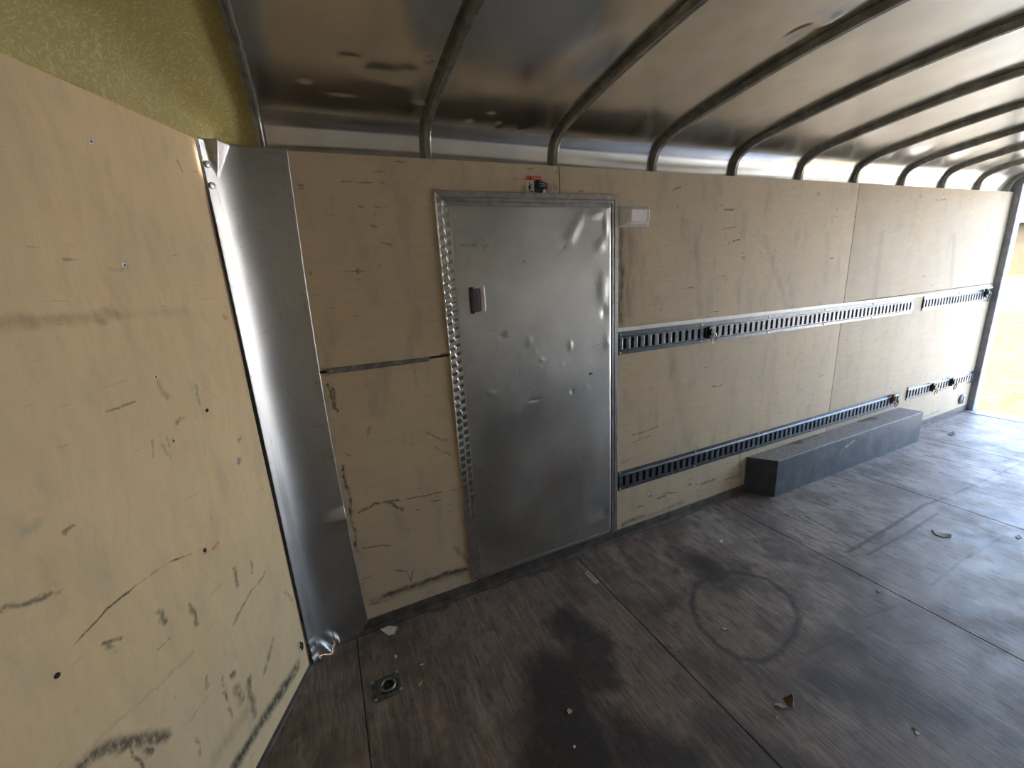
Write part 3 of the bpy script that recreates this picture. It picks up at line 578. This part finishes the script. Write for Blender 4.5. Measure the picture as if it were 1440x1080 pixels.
MB().prism([(.004, .073), (.016, .073), (.016, .088), (.010, .090), (.010, .099), (.002, .101), (-.01, .101), (-.01, .073)], FX0+.064, FX1-.064, lambda u, v, d: (d, -u, v)).build('frame_sill', M_frame, door, bevel=.001)
x, z = aw(828, 525); mb = MB().disc((x, -.001, z), (0, -1, 0), .011, .010, 12, 0, .003); mb.box(x-.003, -.016, z-.004, x+.014, -.010, z+.004); mb.disc((x-.004, -.011, z), (0, -1, 0), .004, .001, 8, 1)
mb.build('latch_bolt', [M_blackened, M_dark], door)
for px, py in ((644, 271), (660, 272), (790, 275), (820, 276)): pass

# ------------------------------------------------------------------ wall-mounted things
# bright seam strip above the long track, and the dull one left of the door
def bar(pts2, d0, d1, name, mat, label, cat, bev=.001):
    o = MB().prism(pts2, d0, d1, wallfn).build(name, mat, bevel=bev, origin=(pts2[0][0], 0, pts2[0][1])); return tag(o, label, cat)
bar([(.343, 1.3035), (3.42, 1.2665), (3.42, 1.289), (.343, 1.327)], -.007, -.0005, 'seam_strip', M_strip, 'thin bright aluminium seam strip running along the top of the upper long track', 'seam strip')
bar([(3.424, 1.2705), (4.878, 1.255), (4.878, 1.270), (3.424, 1.286)], -.007, -.0005, 'seam_strip', M_strip, 'thin bright aluminium seam strip above the short upper track near the rear opening', 'seam strip')
ss = bar([(-1.142, 1.286), (-.712, 1.284), (-.710, 1.303), (-1.142, 1.311)], -.006, -.0005, 'seam_strip', plain('dull_strip', (.26, .255, .24), .45, .8, .3, 30, .05), 'dull grey metal seam strip across the plywood left of the door', 'seam strip')
MB().disc((-1.125, -.0062, 1.298), (0, -1, 0), .007, .002, 12).build('screw_head', M_screw, ss)

PIT = .0508*1.014
def etrack(name_label, xa, xb, zbot, ztop, slope, h=.125, w=.0205):
    L = xb-xa; zc = (zbot+ztop)/2; t = empty('etrack_rail', (xa, 0, zc)); t.rotation_euler = (0, math.atan(slope), 0)
    hh = h/2; sh = .0305; mb = MB()
    fl = .0035; pr = .0115
    def strip(za, zb, d): mb.box(0, -d, za, L, -.0005, zb)
    mb.prism([(-.0005, -hh), (-fl, -hh), (-fl, -hh+.020), (-pr, -hh+.027), (-pr, -sh), (-pr+.003, -sh), (-pr+.003, -hh+.03), (-.0005, -hh+.018)], 0, L, lambda u, v, d: (d, u, v))
    mb.prism([(-.0005, hh), (-fl, hh), (-fl, hh-.020), (-pr, hh-.027), (-pr, sh), (-pr+.003, sh), (-pr+.003, hh-.03), (-.0005, hh-.018)], 0, L, lambda u, v, d: (d, u, v))
    n = int((L-.020)/PIT); s0 = .026
    edges = [0.0]
    for k in range(n): edges += [s0+k*PIT, s0+k*PIT+w]
    edges.append(L)
    for a, b in zip(edges[::2], edges[1::2]):
        if b > a: mb.prism([(a, -.004), (a+.0012, -.0105), (a+.004, -pr), (b-.004, -pr), (b-.0012, -.0105), (b, -.004)], -sh, sh, lambda u, v, d: (u, v, d))
    mb.box(0, -.0012, -hh+.015, L, -.0006, hh-.015, 1)
    o = mb.build('rail', [M_track, M_slotd], t, origin=(0, 0, 0)); o.location = (0, 0, 0)
    hb = MB()
    for k in range(n+1):
        x = .012 + k*PIT
        if x > L-.008: break
        for s in (-1, 1): hb.disc((x, -fl-.0001, s*(hh-.010)), (0, -1, 0), .0036, .0004, 6)
    o = hb.build('bolt_hole_row', M_slotd, t, origin=(0, 0, 0)); o.location = (0, 0, 0); o['kind'] = 'stuff'
    for x in [.012] + list(np.arange(.012+12*PIT, L-.05, 12*PIT)):
        for s in (-1, 1):
            o = MB().disc((x, -fl, s*(hh-.010)), (0, -1, 0), .0065, .004, 12, 0, .001).build('screw_head', M_screw, t, origin=(0, 0, 0)); o.location = (0, 0, 0)
    return tag(t, name_label, 'track', 'slotted cargo tracks on the right wall')
etrack('long slotted grey cargo track at chest height, starting at the door frame', .350, 3.43, 1.174, 1.300, .0117)
etrack('short slotted grey cargo track at chest height, next to the rear post', 3.592, 4.87, 1.143, 1.266, .0115)
etrack('long slotted grey cargo track low on the wall, running behind the grey wheel box', .354, 3.47, .331, .455, .0060)
etrack('short slotted grey cargo track low on the wall, near the rear post', 3.60, 4.87, .332, .457, .024)

def ring_fit(px, py, lab, mat_b, mat_r, tilt, sc=1.0):
    x, z = aw(px, py, -.015); t = empty('rope_ring', (x, -.011, z))
    mb = MB(); mb.prism([(-.016, .038), (.012, .040), (.015, .0), (.006, -.030), (-.010, -.034), (-.018, -.006)], -.016, 0, wallfn)
    mb.prism([(-.010, .022), (.008, .024), (.010, -.012), (-.012, -.014)], -.026, -.016, wallfn)
    o = mb.build('spring_clip', mat_b, t, bevel=.0015, origin=(0, 0, 0)); o.location = (0, 0, 0)
    pr = []
    for k in range(28):
        a = k*2*math.pi/28; pr.append((.006+tilt*.3+.0215*math.sin(a)*(1 if math.cos(a) < .3 else .8), -.030-.004*math.cos(a), -.033+.030*math.cos(a)))
    o = MB().tube(pr, .0032, 8, 0, True).build('ring', mat_r, t, origin=(0, 0, 0)); o.location = (0, 0, 0)
    wire = [(-.002+.010*k/10*0.9, -.022-.002*math.sin(k*1.5), .026-.034*k/10) for k in range(11)]
    o = MB().tube(wire, .0022, 6).build('release_wire', mat_r, t, origin=(0, 0, 0)); o.location = (0, 0, 0)
    t.scale = (sc,)*3
    return tag(t, lab, 'tie-down ring', 'tie-down rings clipped into the tracks')
ring_fit(998, 468, 'brass-coloured tie-down ring clipped into the upper long track', M_blackened, M_zinc, .02)
ring_fit(1255, 561, 'rusty tie-down ring at the end of the low track above the grey wheel box', M_rust, M_rust, .02, 1.1)
ring_fit(1311, 545, 'dark tie-down ring in the low short track, the one farther from the rear post', M_blackened, M_zinc, .02, 1.1)
ring_fit(1338, 537.5, 'dark tie-down ring in the low short track, the one nearer the rear post', M_blackened, M_rust, .02, 1.1)
ring_fit(1386, 412, 'dark tie-down ring at the rear end of the upper short track', M_blackened, M_blackened, .01, 1.1)

# round socket cap
x, z = aw(1351, 561); t = empty('socket_cover', (x, 0, z))
mb = MB().disc((0, -.0005, 0), (0, -1, 0), .050, .018, 26, 0, .004); o = mb.build('cover', plain('grey_plastic', (.10, .11, .125), .4, 0, .15, 40), t, origin=(0, 0, 0)); o.location = (0, 0, 0)
o = MB().box(-.012, -.026, -.034, .012, -.016, .034).build('grip', M_post, t, bevel=.004, origin=(0, 0, 0)); o.location = (0, 0, 0)
o = MB().box(-.03, -.020, .036, .045, -.010, .046).build('hinge_tab', M_post, t, bevel=.002, origin=(0, 0, 0)); o.location = (0, 0, 0)
tag(t, 'round grey socket cover low on the wall beside the rear post', 'cover')

# wheel box
wb = MB(); yb, yf = -.001, -.157
def ring4(z, i=0.0): return [(1.497+i*.4, yb, z), (1.615+i, yf+i, z), (3.545-i, yf-.006+i, z), (3.525-i*.4, yb, z)]
v = ring4(0) + ring4(.277) + ring4(.280, .003)
wb.add(v, [(0, 1, 5, 4), (1, 2, 6, 5), (2, 3, 7, 6), (3, 0, 4, 7), (4, 5, 9, 8), (5, 6, 10, 9), (6, 7, 11, 10), (7, 4, 8, 11), (8, 9, 10, 11), (3, 2, 1, 0)])
wo = tag(wb.build('wheel_box', M_wheel, bevel=.002), 'long low dark grey coated wheel box against the right wall', 'wheel box')

# clear dome light
dl = empty('dome_light', (.447, 0, 1.902))
o = MB().box(-.101, -.008, -.052, .101, -.0005, .052).build('base_plate', plain('white_plastic', (.62, .60, .56), .4), dl, bevel=.003, origin=(0, 0, 0)); o.location = (0, 0, 0)
def lens_rows():
    rows = []
    for u, hz, d in ((-.097, .048, .008), (-.094, .047, .012), (-.060, .036, .046), (-.056, .036, .049), (-.045, .040, .050), (-.041, .040, .047), (.052, .040, .047), (.056, .041, .050), (.064, .041, .050), (.070, .040, .045), (.095, .047, .014), (.097, .048, .008)):
        rows.append([(u, -.008, -hz-.004), (u, -.008-(d-.008)*.55, -hz), (u, -d, -hz*.72), (u, -d-.001, 0), (u, -d, hz*.72), (u, -.008-(d-.008)*.55, hz), (u, -.008, hz+.004)])
    return rows
M_lens = plain('clear_lens', (.93, .90, .86), .14, 0, .03, 40, .02, IOR=1.5)
lens = MB().grid(lens_rows(), 0, False).build('lens', M_lens, dl, bevel=.0015, origin=(0, 0, 0)); lens.location = (0, 0, 0)
mb = MB().disc((.012, -.009, .004), (0, -1, 0), .016, .022, 16, 0, .003); o = mb.build('bulb', plain('bulb_glass', (.75, .72, .66), .15, .3), dl, origin=(0, 0, 0)); o.location = (0, 0, 0)
o = MB().box(-.036, -.030, -.008, -.026, -.009, .008).build('bulb_holder', M_blackened, dl, bevel=.001, origin=(0, 0, 0)); o.location = (0, 0, 0)
tag(dl, 'clear plastic dome light on the plywood at the top right corner of the door', 'lamp')

# warning label above the door
wx, wz = -.178, 2.0045; wlb = empty('warning_label', (wx, -.001, wz))
M_wh = plain('white_print', (.55, .53, .50), .5); M_or = plain('orange_print', (.52, .085, .02), .5); M_bk = plain('black_print', (.014, .013, .013), .45); M_wt = plain('white_lettering', (.50, .49, .47), .6)
def flatpart(par, q, d0, d1, name, mat, bev=0):
    o = MB().prism(q, d0, d1, wallfn).build(name, mat, par, bevel=bev, origin=(0, 0, 0)); o.location = (0, 0, 0); return o
flatpart(wlb, [(0, 0), (.094, 0), (.082, .052), (.079, .0735), (0, .0735)], -.0016, 0, 'card', M_wh)
flatpart(wlb, [(.001, .054), (.081, .054), (.0785, .0730), (.001, .0730)], -.0020, -.0016, 'orange_header', M_or)
flatpart(wlb, [(.040, .002), (.093, .002), (.082, .052), (.040, .052)], -.0020, -.0016, 'black_text_block', M_bk)
flatpart(wlb, [(.014, .0575), (.026, .0575), (.020, .0695)], -.0024, -.0020, 'warning_triangle', M_bk)
mb = MB()
for q in ([(.015, .048), (.018, .048), (.019, .030), (.015, .030)], [(.010, .030), (.021, .032), (.023, .020), (.016, .012), (.010, .018)], [(.021, .032), (.032, .040), (.033, .037), (.023, .028)], [(.023, .022), (.033, .027), (.031, .023), (.023, .018)], [(.012, .014), (.015, .014), (.019, .003), (.015, .003)], [(.022, .010), (.035, .010), (.035, .005), (.022, .005)]): mb.prism(q, -.0022, -.0016, wallfn)
o = mb.build('hand_hazard_symbol', M_bk, wlb, origin=(0, 0, 0)); o.location = (0, 0, 0)
def text(par, s, x, z, size, mat, y=-.0024, ry=0, name='lettering', sx=1.0):
    c = bpy.data.curves.new(name, 'FONT'); c.body = s; c.size = size; c.extrude = .0001; c.materials.append(mat)
    tmp = bpy.data.objects.new(name, c); COL.objects.link(tmp); bpy.context.view_layer.update()
    me = bpy.data.meshes.new_from_object(tmp.evaluated_get(bpy.context.evaluated_depsgraph_get())); bpy.data.objects.remove(tmp); bpy.data.curves.remove(c)
    o = bpy.data.objects.new(name, me); COL.objects.link(o); o.parent = par; o.location = (x, y, z); o.rotation_euler = (math.pi/2, ry, 0); o.scale = (sx, 1, 1); return o
text(wlb, 'WARNING', .030, .0590, .0120, M_wt, sx=.78)
def scrawl(par, x0, z0, w, rows, h, y, mat, name, shear=0.0):
    mb = MB()
    for r_ in range(rows):
        x = x0+shear*r_; ze = z0-r_*h*1.7; end = x0+w*random.uniform(.75, 1)
        while x < end:
            a = random.uniform(.0016, .0036); mb.box(x, y-.0003, ze, x+a, y, ze+h*random.uniform(.6, 1)); x += a+.0012
    o = mb.build(name, mat, par, origin=(0, 0, 0)); o.location = (0, 0, 0); return o
scrawl(wlb, .044, .046, .034, 2, .003, -.0020, M_wt, 'small_print')
# the curled black flap lying over it
rows = []
for i in range(12):
    a = i/11; row = []
    for j in range(9):
        b = j/8; u = .046+.066*a-.010*a*b; v = .016+.040*b-.018*a*a*b
        row.append((u, -.004-.016*math.sin(a*1.9)*(.35+.65*b), v))
    rows.append(row)
fp = MB().grid(rows).build('curled_black_flap', M_bk, wlb, origin=(0, 0, 0)); fp.location = (0, 0, 0); fp.modifiers.new('t', 'SOLIDIFY').thickness = .0008
mb = MB()
for r_ in range(3):
    for k in range(5):
        a = .30+.10*k+random.uniform(-.01, .01); b = .80-.25*r_
        u = .046+.066*a-.010*a*b; v = .016+.040*b-.018*a*a*b; d = -.0058-.016*math.sin(a*1.9)*(.35+.65*b)
        mb.box(u, d-.0004, v, u+.0045, d, v+.0042)
o = mb.build('flap_print', M_wt, wlb, origin=(0, 0, 0)); o.location = (0, 0, 0)
flatpart(wlb, [(.076, -.001), (.090, -.002), (.092, .014), (.084, .015)], -.016, -.013, 'torn_corner', plain('paper_white', (.72, .70, .64), .6))
tag(wlb, 'orange, white and black warning label on the plywood above the door frame', 'label')

# clear pouch on the door
px0, pz0 = aw(657, 441, -.004)[0], 1.472; pc = empty('clear_pouch', (px0, -.0115, pz0))
def pillow(u0, v0, u1, v1, d, bulge, n=14, wr=.0):
    rows = []
    for i in range(n):
        a = i/(n-1); row = []
        for j in range(n):
            b = j/(n-1); e = (4*a*(1-a))**.5*(4*b*(1-b))**.5
            row.append((u0+(u1-u0)*a, -d-bulge*e-wr*math.sin(a*31+b*7)*math.sin(b*23)*e, v0+(v1-v0)*b+wr*.8*math.sin(a*25)*(b > .9)))
        rows.append(row)
    return MB().grid(rows)
M_bag = plain('clear_film', (.80, .77, .70), .12, 0, 0, 30, 0, Transmission_Weight=.85, IOR=1.2)
o = pillow(0, 0, .094, .138, .0005, .0006).build('backing_film', plain('film_back', (.40, .34, .20), .35), pc, origin=(0, 0, 0)); o.location = (0, 0, 0)
o = pillow(.030, .008, .072, .122, .0025, .006).build('mauve_filling', plain('mauve_powder', (.16, .105, .125), .7, 0, .35, 160, .2), pc, origin=(0, 0, 0)); o.location = (0, 0, 0)
o = pillow(.014, .006, .034, .126, .0055, .0015).build('maroon_card', plain('maroon_card', (.030, .010, .012), .4), pc, origin=(0, 0, 0)); o.location = (0, 0, 0)
scr = MB()
for k in range(18): scr.box(.019 if k % 3 else .024, -.0090, .018+.0055*k, .027+.001*(k % 3), -.0086, .0205+.0055*k)
o = scr.build('card_print', plain('mauve_print', (.14, .09, .09), .5), pc, origin=(0, 0, 0)); o.location = (0, 0, 0)
o = pillow(.066, .006, .092, .134, .002, .008, 18, .0022).build('crinkled_glare_edge', plain('white_glare_film', (.78, .74, .74), .25), pc, origin=(0, 0, 0)); o.location = (0, 0, 0)  # white colour stands for glare on the crinkled clear film
tag(pc, 'small clear pouch with a maroon card and mauve filling, stuck on the metal door', 'pouch')

# ------------------------------------------------------------------ on the floor
rx, ry = af(544, 966); fr = empty('floor_ring_anchor', (rx, ry, 0)); fr.rotation_euler = (0, 0, math.radians(2))
mb = MB(); N = 32; hx, hy = .060, .052
def rrect(hx, hy, r, z, n=N):
    o_ = []
    for k in range(n):
        a = k*2*math.pi/n + math.pi/n; c, s = math.cos(a), math.sin(a)
        p_ = 8.0; q = (abs(c)**p_+abs(s)**p_)**(-1/p_); o_.append((c*q*hx, s*q*hy, z))
    return o_
A = [rrect(hx, hy, 0, .0005), rrect(hx, hy, 0, .003), rrect(hx-.003, hy-.003, 0, .0055)]
def circ(r, z, ox=.004): return [(ox+r*math.cos(k*2*math.pi/N+math.pi/N), r*math.sin(k*2*math.pi/N+math.pi/N), z) for k in range(N)]
A += [circ(.039, .0055), circ(.036, .003), circ(.033, .0012)]
for r_ in A: r_.append(r_[0])
mb.grid(A, 0, False); mb.add(A[-1][:-1], [tuple(range(N))])
M_pan = plain('worn_steel_pan', (.12, .125, .12), .45, .8, .3, 50, .1)
o = mb.build('recessed_pan', M_pan, fr, origin=(0, 0, 0)); o.location = (0, 0, 0)
o = MB().disc((.008, 0, .0013), (0, 0, 1), .020, .0008, 20).build('drain_hole', M_dark, fr, origin=(0, 0, 0)); o.location = (0, 0, 0)
pr = [(.006+.028*math.cos(a), .028*math.sin(a), .0075) for a in np.linspace(0, 2*math.pi, 33)[:-1]]
o = MB().tube(pr, .0055, 10, 0, True).build('d_ring', plain('dull_ring_steel', (.20, .20, .19), .4, .9, .3, 50), fr, origin=(0, 0, 0)); o.location = (0, 0, 0)
o = MB().box(-.034, -.026, .004, -.024, .026, .012).build('ring_bracket', M_pan, fr, bevel=.003, origin=(0, 0, 0)); o.location = (0, 0, 0)
for sx in (-1, 1):
    for sy in (-1, 1):
        o = MB().disc((sx*.051, sy*.043, .0052), (0, 0, 1), .006, .003, 10).build('screw_head', M_screw, fr, origin=(0, 0, 0)); o.location = (0, 0, 0)
tag(fr, 'square recessed steel floor ring beside the floor seam near the front corner', 'tie-down')

def scrap(name, cat, label, pix, col, curl=.003, thick=.0012, extra=None, group=None, rough=.7):
    P_ = [Vector((*af(*q), 0)) for q in pix]; c = sum(P_, Vector())/len(P_); n = len(P_)
    L = max((p-c).length for p in P_)
    mb = MB(); rings = []
    for f in (1, .66, .33):
        rings.append([(c.x+(p.x-c.x)*f, c.y+(p.y-c.y)*f, thick+curl*(((p-c).length*f/L)**2)*(1+.6*math.sin(i*2.3))) for i, p in enumerate(P_)])
    for r_ in rings: r_.append(r_[0])
    mb.grid(rings, 0, False); mb.add(rings[-1][:-1], [tuple(range(n))])
    o = mb.build(name, plain(name+'_surface', col, rough, 0, .18, 60), origin=(c.x, c.y, 0))
    md = o.modifiers.new('t', 'SOLIDIFY'); md.thickness = thick; md.offset = 0
    lo = min(v_.co.z for v_ in o.data.vertices); o.location.z = -lo+thick*.5+.0002
    return tag(o, label, cat, group)
scrap('paper_scrap', 'paper', 'torn cream paper scrap lying by the foot of the corner sheet', [(533, 879), (559, 882), (555, 892), (546, 894), (534, 885)], (.58, .55, .46))
scrap('paper_scrap', 'paper', 'white paper chip lying on the floor below the right jamb of the door', [(837, 768), (845, 765), (848, 768), (839, 771)], (.75, .74, .72), .002)
scrap('leaf', 'leaf', 'curled brown dry leaf lying against the threshold under the door', [(803, 776), (808, 773), (814, 772), (821, 775), (815, 777), (808, 779)], (.25, .16, .10), .012)
lab = scrap('paper_scrap', 'paper', 'tan printed paper slip lying on the floor in front of the door', [(822, 806), (828, 803), (843, 818), (837, 822)], (.42, .37, .27), .001)
mb = MB(); lc = Vector((*af(832.5, 812), 0)); a_ = Vector((*af(825, 804.5), 0)); b_ = Vector((*af(840, 820), 0)); ax_ = (b_-a_).normalized(); ay_ = Vector((-ax_.y, ax_.x, 0))
for k in range(4):
    for j in (-1, 0, 1):
        c_ = lc + ax_*(-.030+.019*k) + ay_*(.007*j); mb.add([c_+ax_*u*.006+ay_*v_*.0022+Vector((0, 0, .0036)) for u, v_ in ((-1, -1), (1, -1), (1, 1), (-1, 1))], [(0, 1, 2, 3)])
o = mb.build('slip_print', plain('brown_print', (.10, .07, .05), .6), lab)
# folded torn paper, white one side and brown the other
tp = empty('torn_card', (*af(1104, 992), 0)); c0 = Vector((*af(1104, 992), 0))
def card(name, ppx, hs, mat):
    vs = [Vector((*af(*q), 0))-c0 for q in ppx]; vs = [(q.x, q.y, h) for q, h in zip(vs, hs)]
    o = MB().add(vs, [tuple(range(len(vs)))]).build(name, mat, tp, origin=(0, 0, 0)); o.location = (0, 0, 0); md = o.modifiers.new('t', 'SOLIDIFY'); md.thickness = .0012; md.offset = 0
M_pw = plain('card_white', (.68, .68, .70), .6, 0, .1, 60); M_pb = plain('card_brown', (.16, .10, .055), .7, 0, .3, 60)
card('white_side', [(1089, 991), (1097, 990), (1096, 985), (1107, 995), (1110, 996), (1100, 996)], [.004, .004, .030, .006, .001, .001], M_pw)
card('brown_side', [(1100, 987), (1113, 984), (1116, 994), (1109, 996), (1104, 993)], [.020, .030, .003, .001, .004], M_pb)
card('folded_edge', [(1112.5, 983), (1114.5, 983), (1117, 994), (1115, 995)], [.030, .032, .004, .002], M_pw)
tag(tp, 'torn folded scrap of card, white outside and brown inside, on the dark floor', 'card')
scrap('leaf', 'leaf', 'dry curled brown leaf on the pale worn floor in front of the wheel box', [(1308, 742), (1315, 749), (1325, 750), (1338, 753), (1338, 756), (1326, 756), (1315, 752)], (.20, .15, .11), .010)
scrap('leaf', 'leaf', 'dark leaf fragment on the pale floor near the rear opening', [(1333, 610), (1340, 608), (1344, 611), (1337, 613)], (.07, .055, .05), .006)
scrap('wood_chip', 'wood chip', 'pale wood chip lying inside the round tyre mark on the floor', [(1015, 883), (1022, 882), (1025, 885), (1018, 887)], (.50, .44, .36), .004)
scrap('leaf', 'leaf', 'small tan leaf scrap lying on the dark oil stain', [(797, 1000), (800, 997), (805, 999), (804, 1003), (800, 1006)], (.40, .29, .18), .004)
scrap('paper_scrap', 'paper', 'small white chip lying on the floor below the tan leaf scrap', [(806, 1049), (809, 1048), (810, 1051), (807, 1053)], (.72, .72, .72), .001)
scrap('paper_scrap', 'paper', 'white crumb of paper at the lower right, right of the torn card', [(1286, 1028), (1291, 1027), (1294, 1032), (1289, 1035)], (.62, .62, .58), .003)
scrap('leaf', 'leaf', 'thin curled leaf sliver just above the white crumb at the lower right', [(1281, 1023), (1287, 1025), (1291, 1027), (1285, 1026)], (.22, .18, .13), .004)
scrap('paper_scrap', 'paper', 'tiny white crumb by the wall foot above the torn cream scrap', [(556, 862), (560, 861), (560, 864), (557, 865)], (.70, .70, .68), .001)
scrap('paper_scrap', 'paper', 'tiny white crumb on the floor behind the floor ring', [(554, 922), (558, 921), (559, 924), (556, 926)], (.58, .56, .50), .001)
scrap('splinter', 'splinter', 'pale bent splinter on the floor to the right of the floor ring', [(588, 963), (591, 960), (595, 957), (594, 960), (590, 966)], (.42, .35, .25), .002)
scrap('splinter', 'splinter', 'thin pale sliver on the floor right of the tiny crumb behind the floor ring', [(590, 937), (592, 934), (597, 933), (596, 935)], (.50, .46, .38), .002)
scrap('wood_chip', 'wood chip', 'white splinter chip at the foot of the wheel box front', [(1124, 682), (1128, 680), (1130, 684), (1126, 686)], (.60, .60, .60), .012)
scrap('leaf', 'leaf', 'reddish leaf crumb on the floor between the tyre mark and the door', [(935, 907), (940, 908), (947, 912), (941, 912)], (.16, .09, .05), .004)
scrap('paper_scrap', 'paper', 'tiny pale chip on the floor above the tyre mark', [(1012, 760), (1016, 759), (1017, 762), (1013, 763)], (.60, .60, .60), .001)
scrap('leaf', 'leaf', 'small pale leaf piece on the floor right of the tyre mark', [(1233, 829), (1238, 828), (1240, 831), (1236, 834)], (.36, .32, .27), .004)
scrap('paper_scrap', 'paper', 'tiny pale chip lying below the torn card', [(1091, 1007), (1095, 1009), (1093, 1012)], (.60, .58, .54), .001)
scrap('leaf', 'leaf', 'small grey leaf piece on the pale floor at the right edge of the view', [(1428, 754), (1433, 753), (1437, 756), (1431, 758)], (.40, .40, .40), .004)

# ------------------------------------------------------------------ outside
struct(MB().box(8.6, -7.5, -.75, 27.0, -.02, -.535).build('reflector', plain('pale_reflector_slab', (.66, .64, .60), .85, 0, .08, 2, Specular_IOR_Level=0.0)), 'unseen added pale driveway behind the trailer')  # unseen slab added to bounce daylight into the trailer
def grass_mat(name, a, b):
    t = NT(name); P = t.obj
    c = t.mix(t.rng(t.noise(t.scale(P, (1, 1, 1)), 5, 6, .75), .35, .65), a, b); c = t.mix(t.math('MULTIPLY', t.rng(t.noise(P, 14, 4, .7), .55, .68), .6), c, tuple(k*.45 for k in a))
    t.bump(t.noise(P, 30, 4, .7), .6, .05); return t.set(Base_Color=c, Roughness=.95, Specular_IOR_Level=0.0)
GZ = -.55
def ground(name, x0, x1, z, mat, lab): return struct(MB().box(x0, -90, z-.2, x1, 120, z).build(name, mat), lab)
ground('lawn', -40, 21.0, GZ, grass_mat('dry_grass', (.047, .041, .023), (.074, .066, .041)), 'dry yellow lawn behind the open rear end')
ground('sidewalk', 21.0, 24.5, GZ+.02, plain('pale_concrete', (.09, .088, .082), .8, 0, .1, 3), 'pale concrete sidewalk beyond the lawn')
ground('verge', 24.5, 27.5, GZ, grass_mat('mixed_grass', (.05, .048, .03), (.08, .075, .05)), 'strip of grass between sidewalk and road')
ground('road', 27.5, 44.5, GZ-.02, plain('pale_asphalt', (.075, .075, .074), .85, 0, .1, 3), 'pale street crossing beyond the lawn')
ground('far_verge', 44.5, 120, GZ, grass_mat('green_grass', (.045, .06, .022), (.08, .09, .045)), 'green far verge across the street')
bd = empty('building', (58, 20, GZ))
MB().box(52, -4, GZ, 62, 60, 3.5).build('wall', plain('cream_stucco', (.075, .064, .043), .8, 0, .06, 2, Specular_IOR_Level=0.0), bd)
MB().prism([(51.4, 3.5), (57, 5.0), (62.6, 3.5)], -4.5, 60.5, lambda u, v, d: (u, d, v)).build('roof', plain('grey_shingle', (.06, .062, .075), .8, 0, .2, 3, Specular_IOR_Level=0.0), bd)
tag(bd, 'pale low building with a grey roof across the street', 'building')
pw = MB(); pw.tube([(47, -60+3*k, 7.6-.9*math.sin(math.pi*((k*3) % 60)/60)) for k in range(61)], .03, 6); 
struct(pw.build('power_line', M_bk, origin=(47, 30, 7)), 'thin dark power line crossing the sky above the far building')
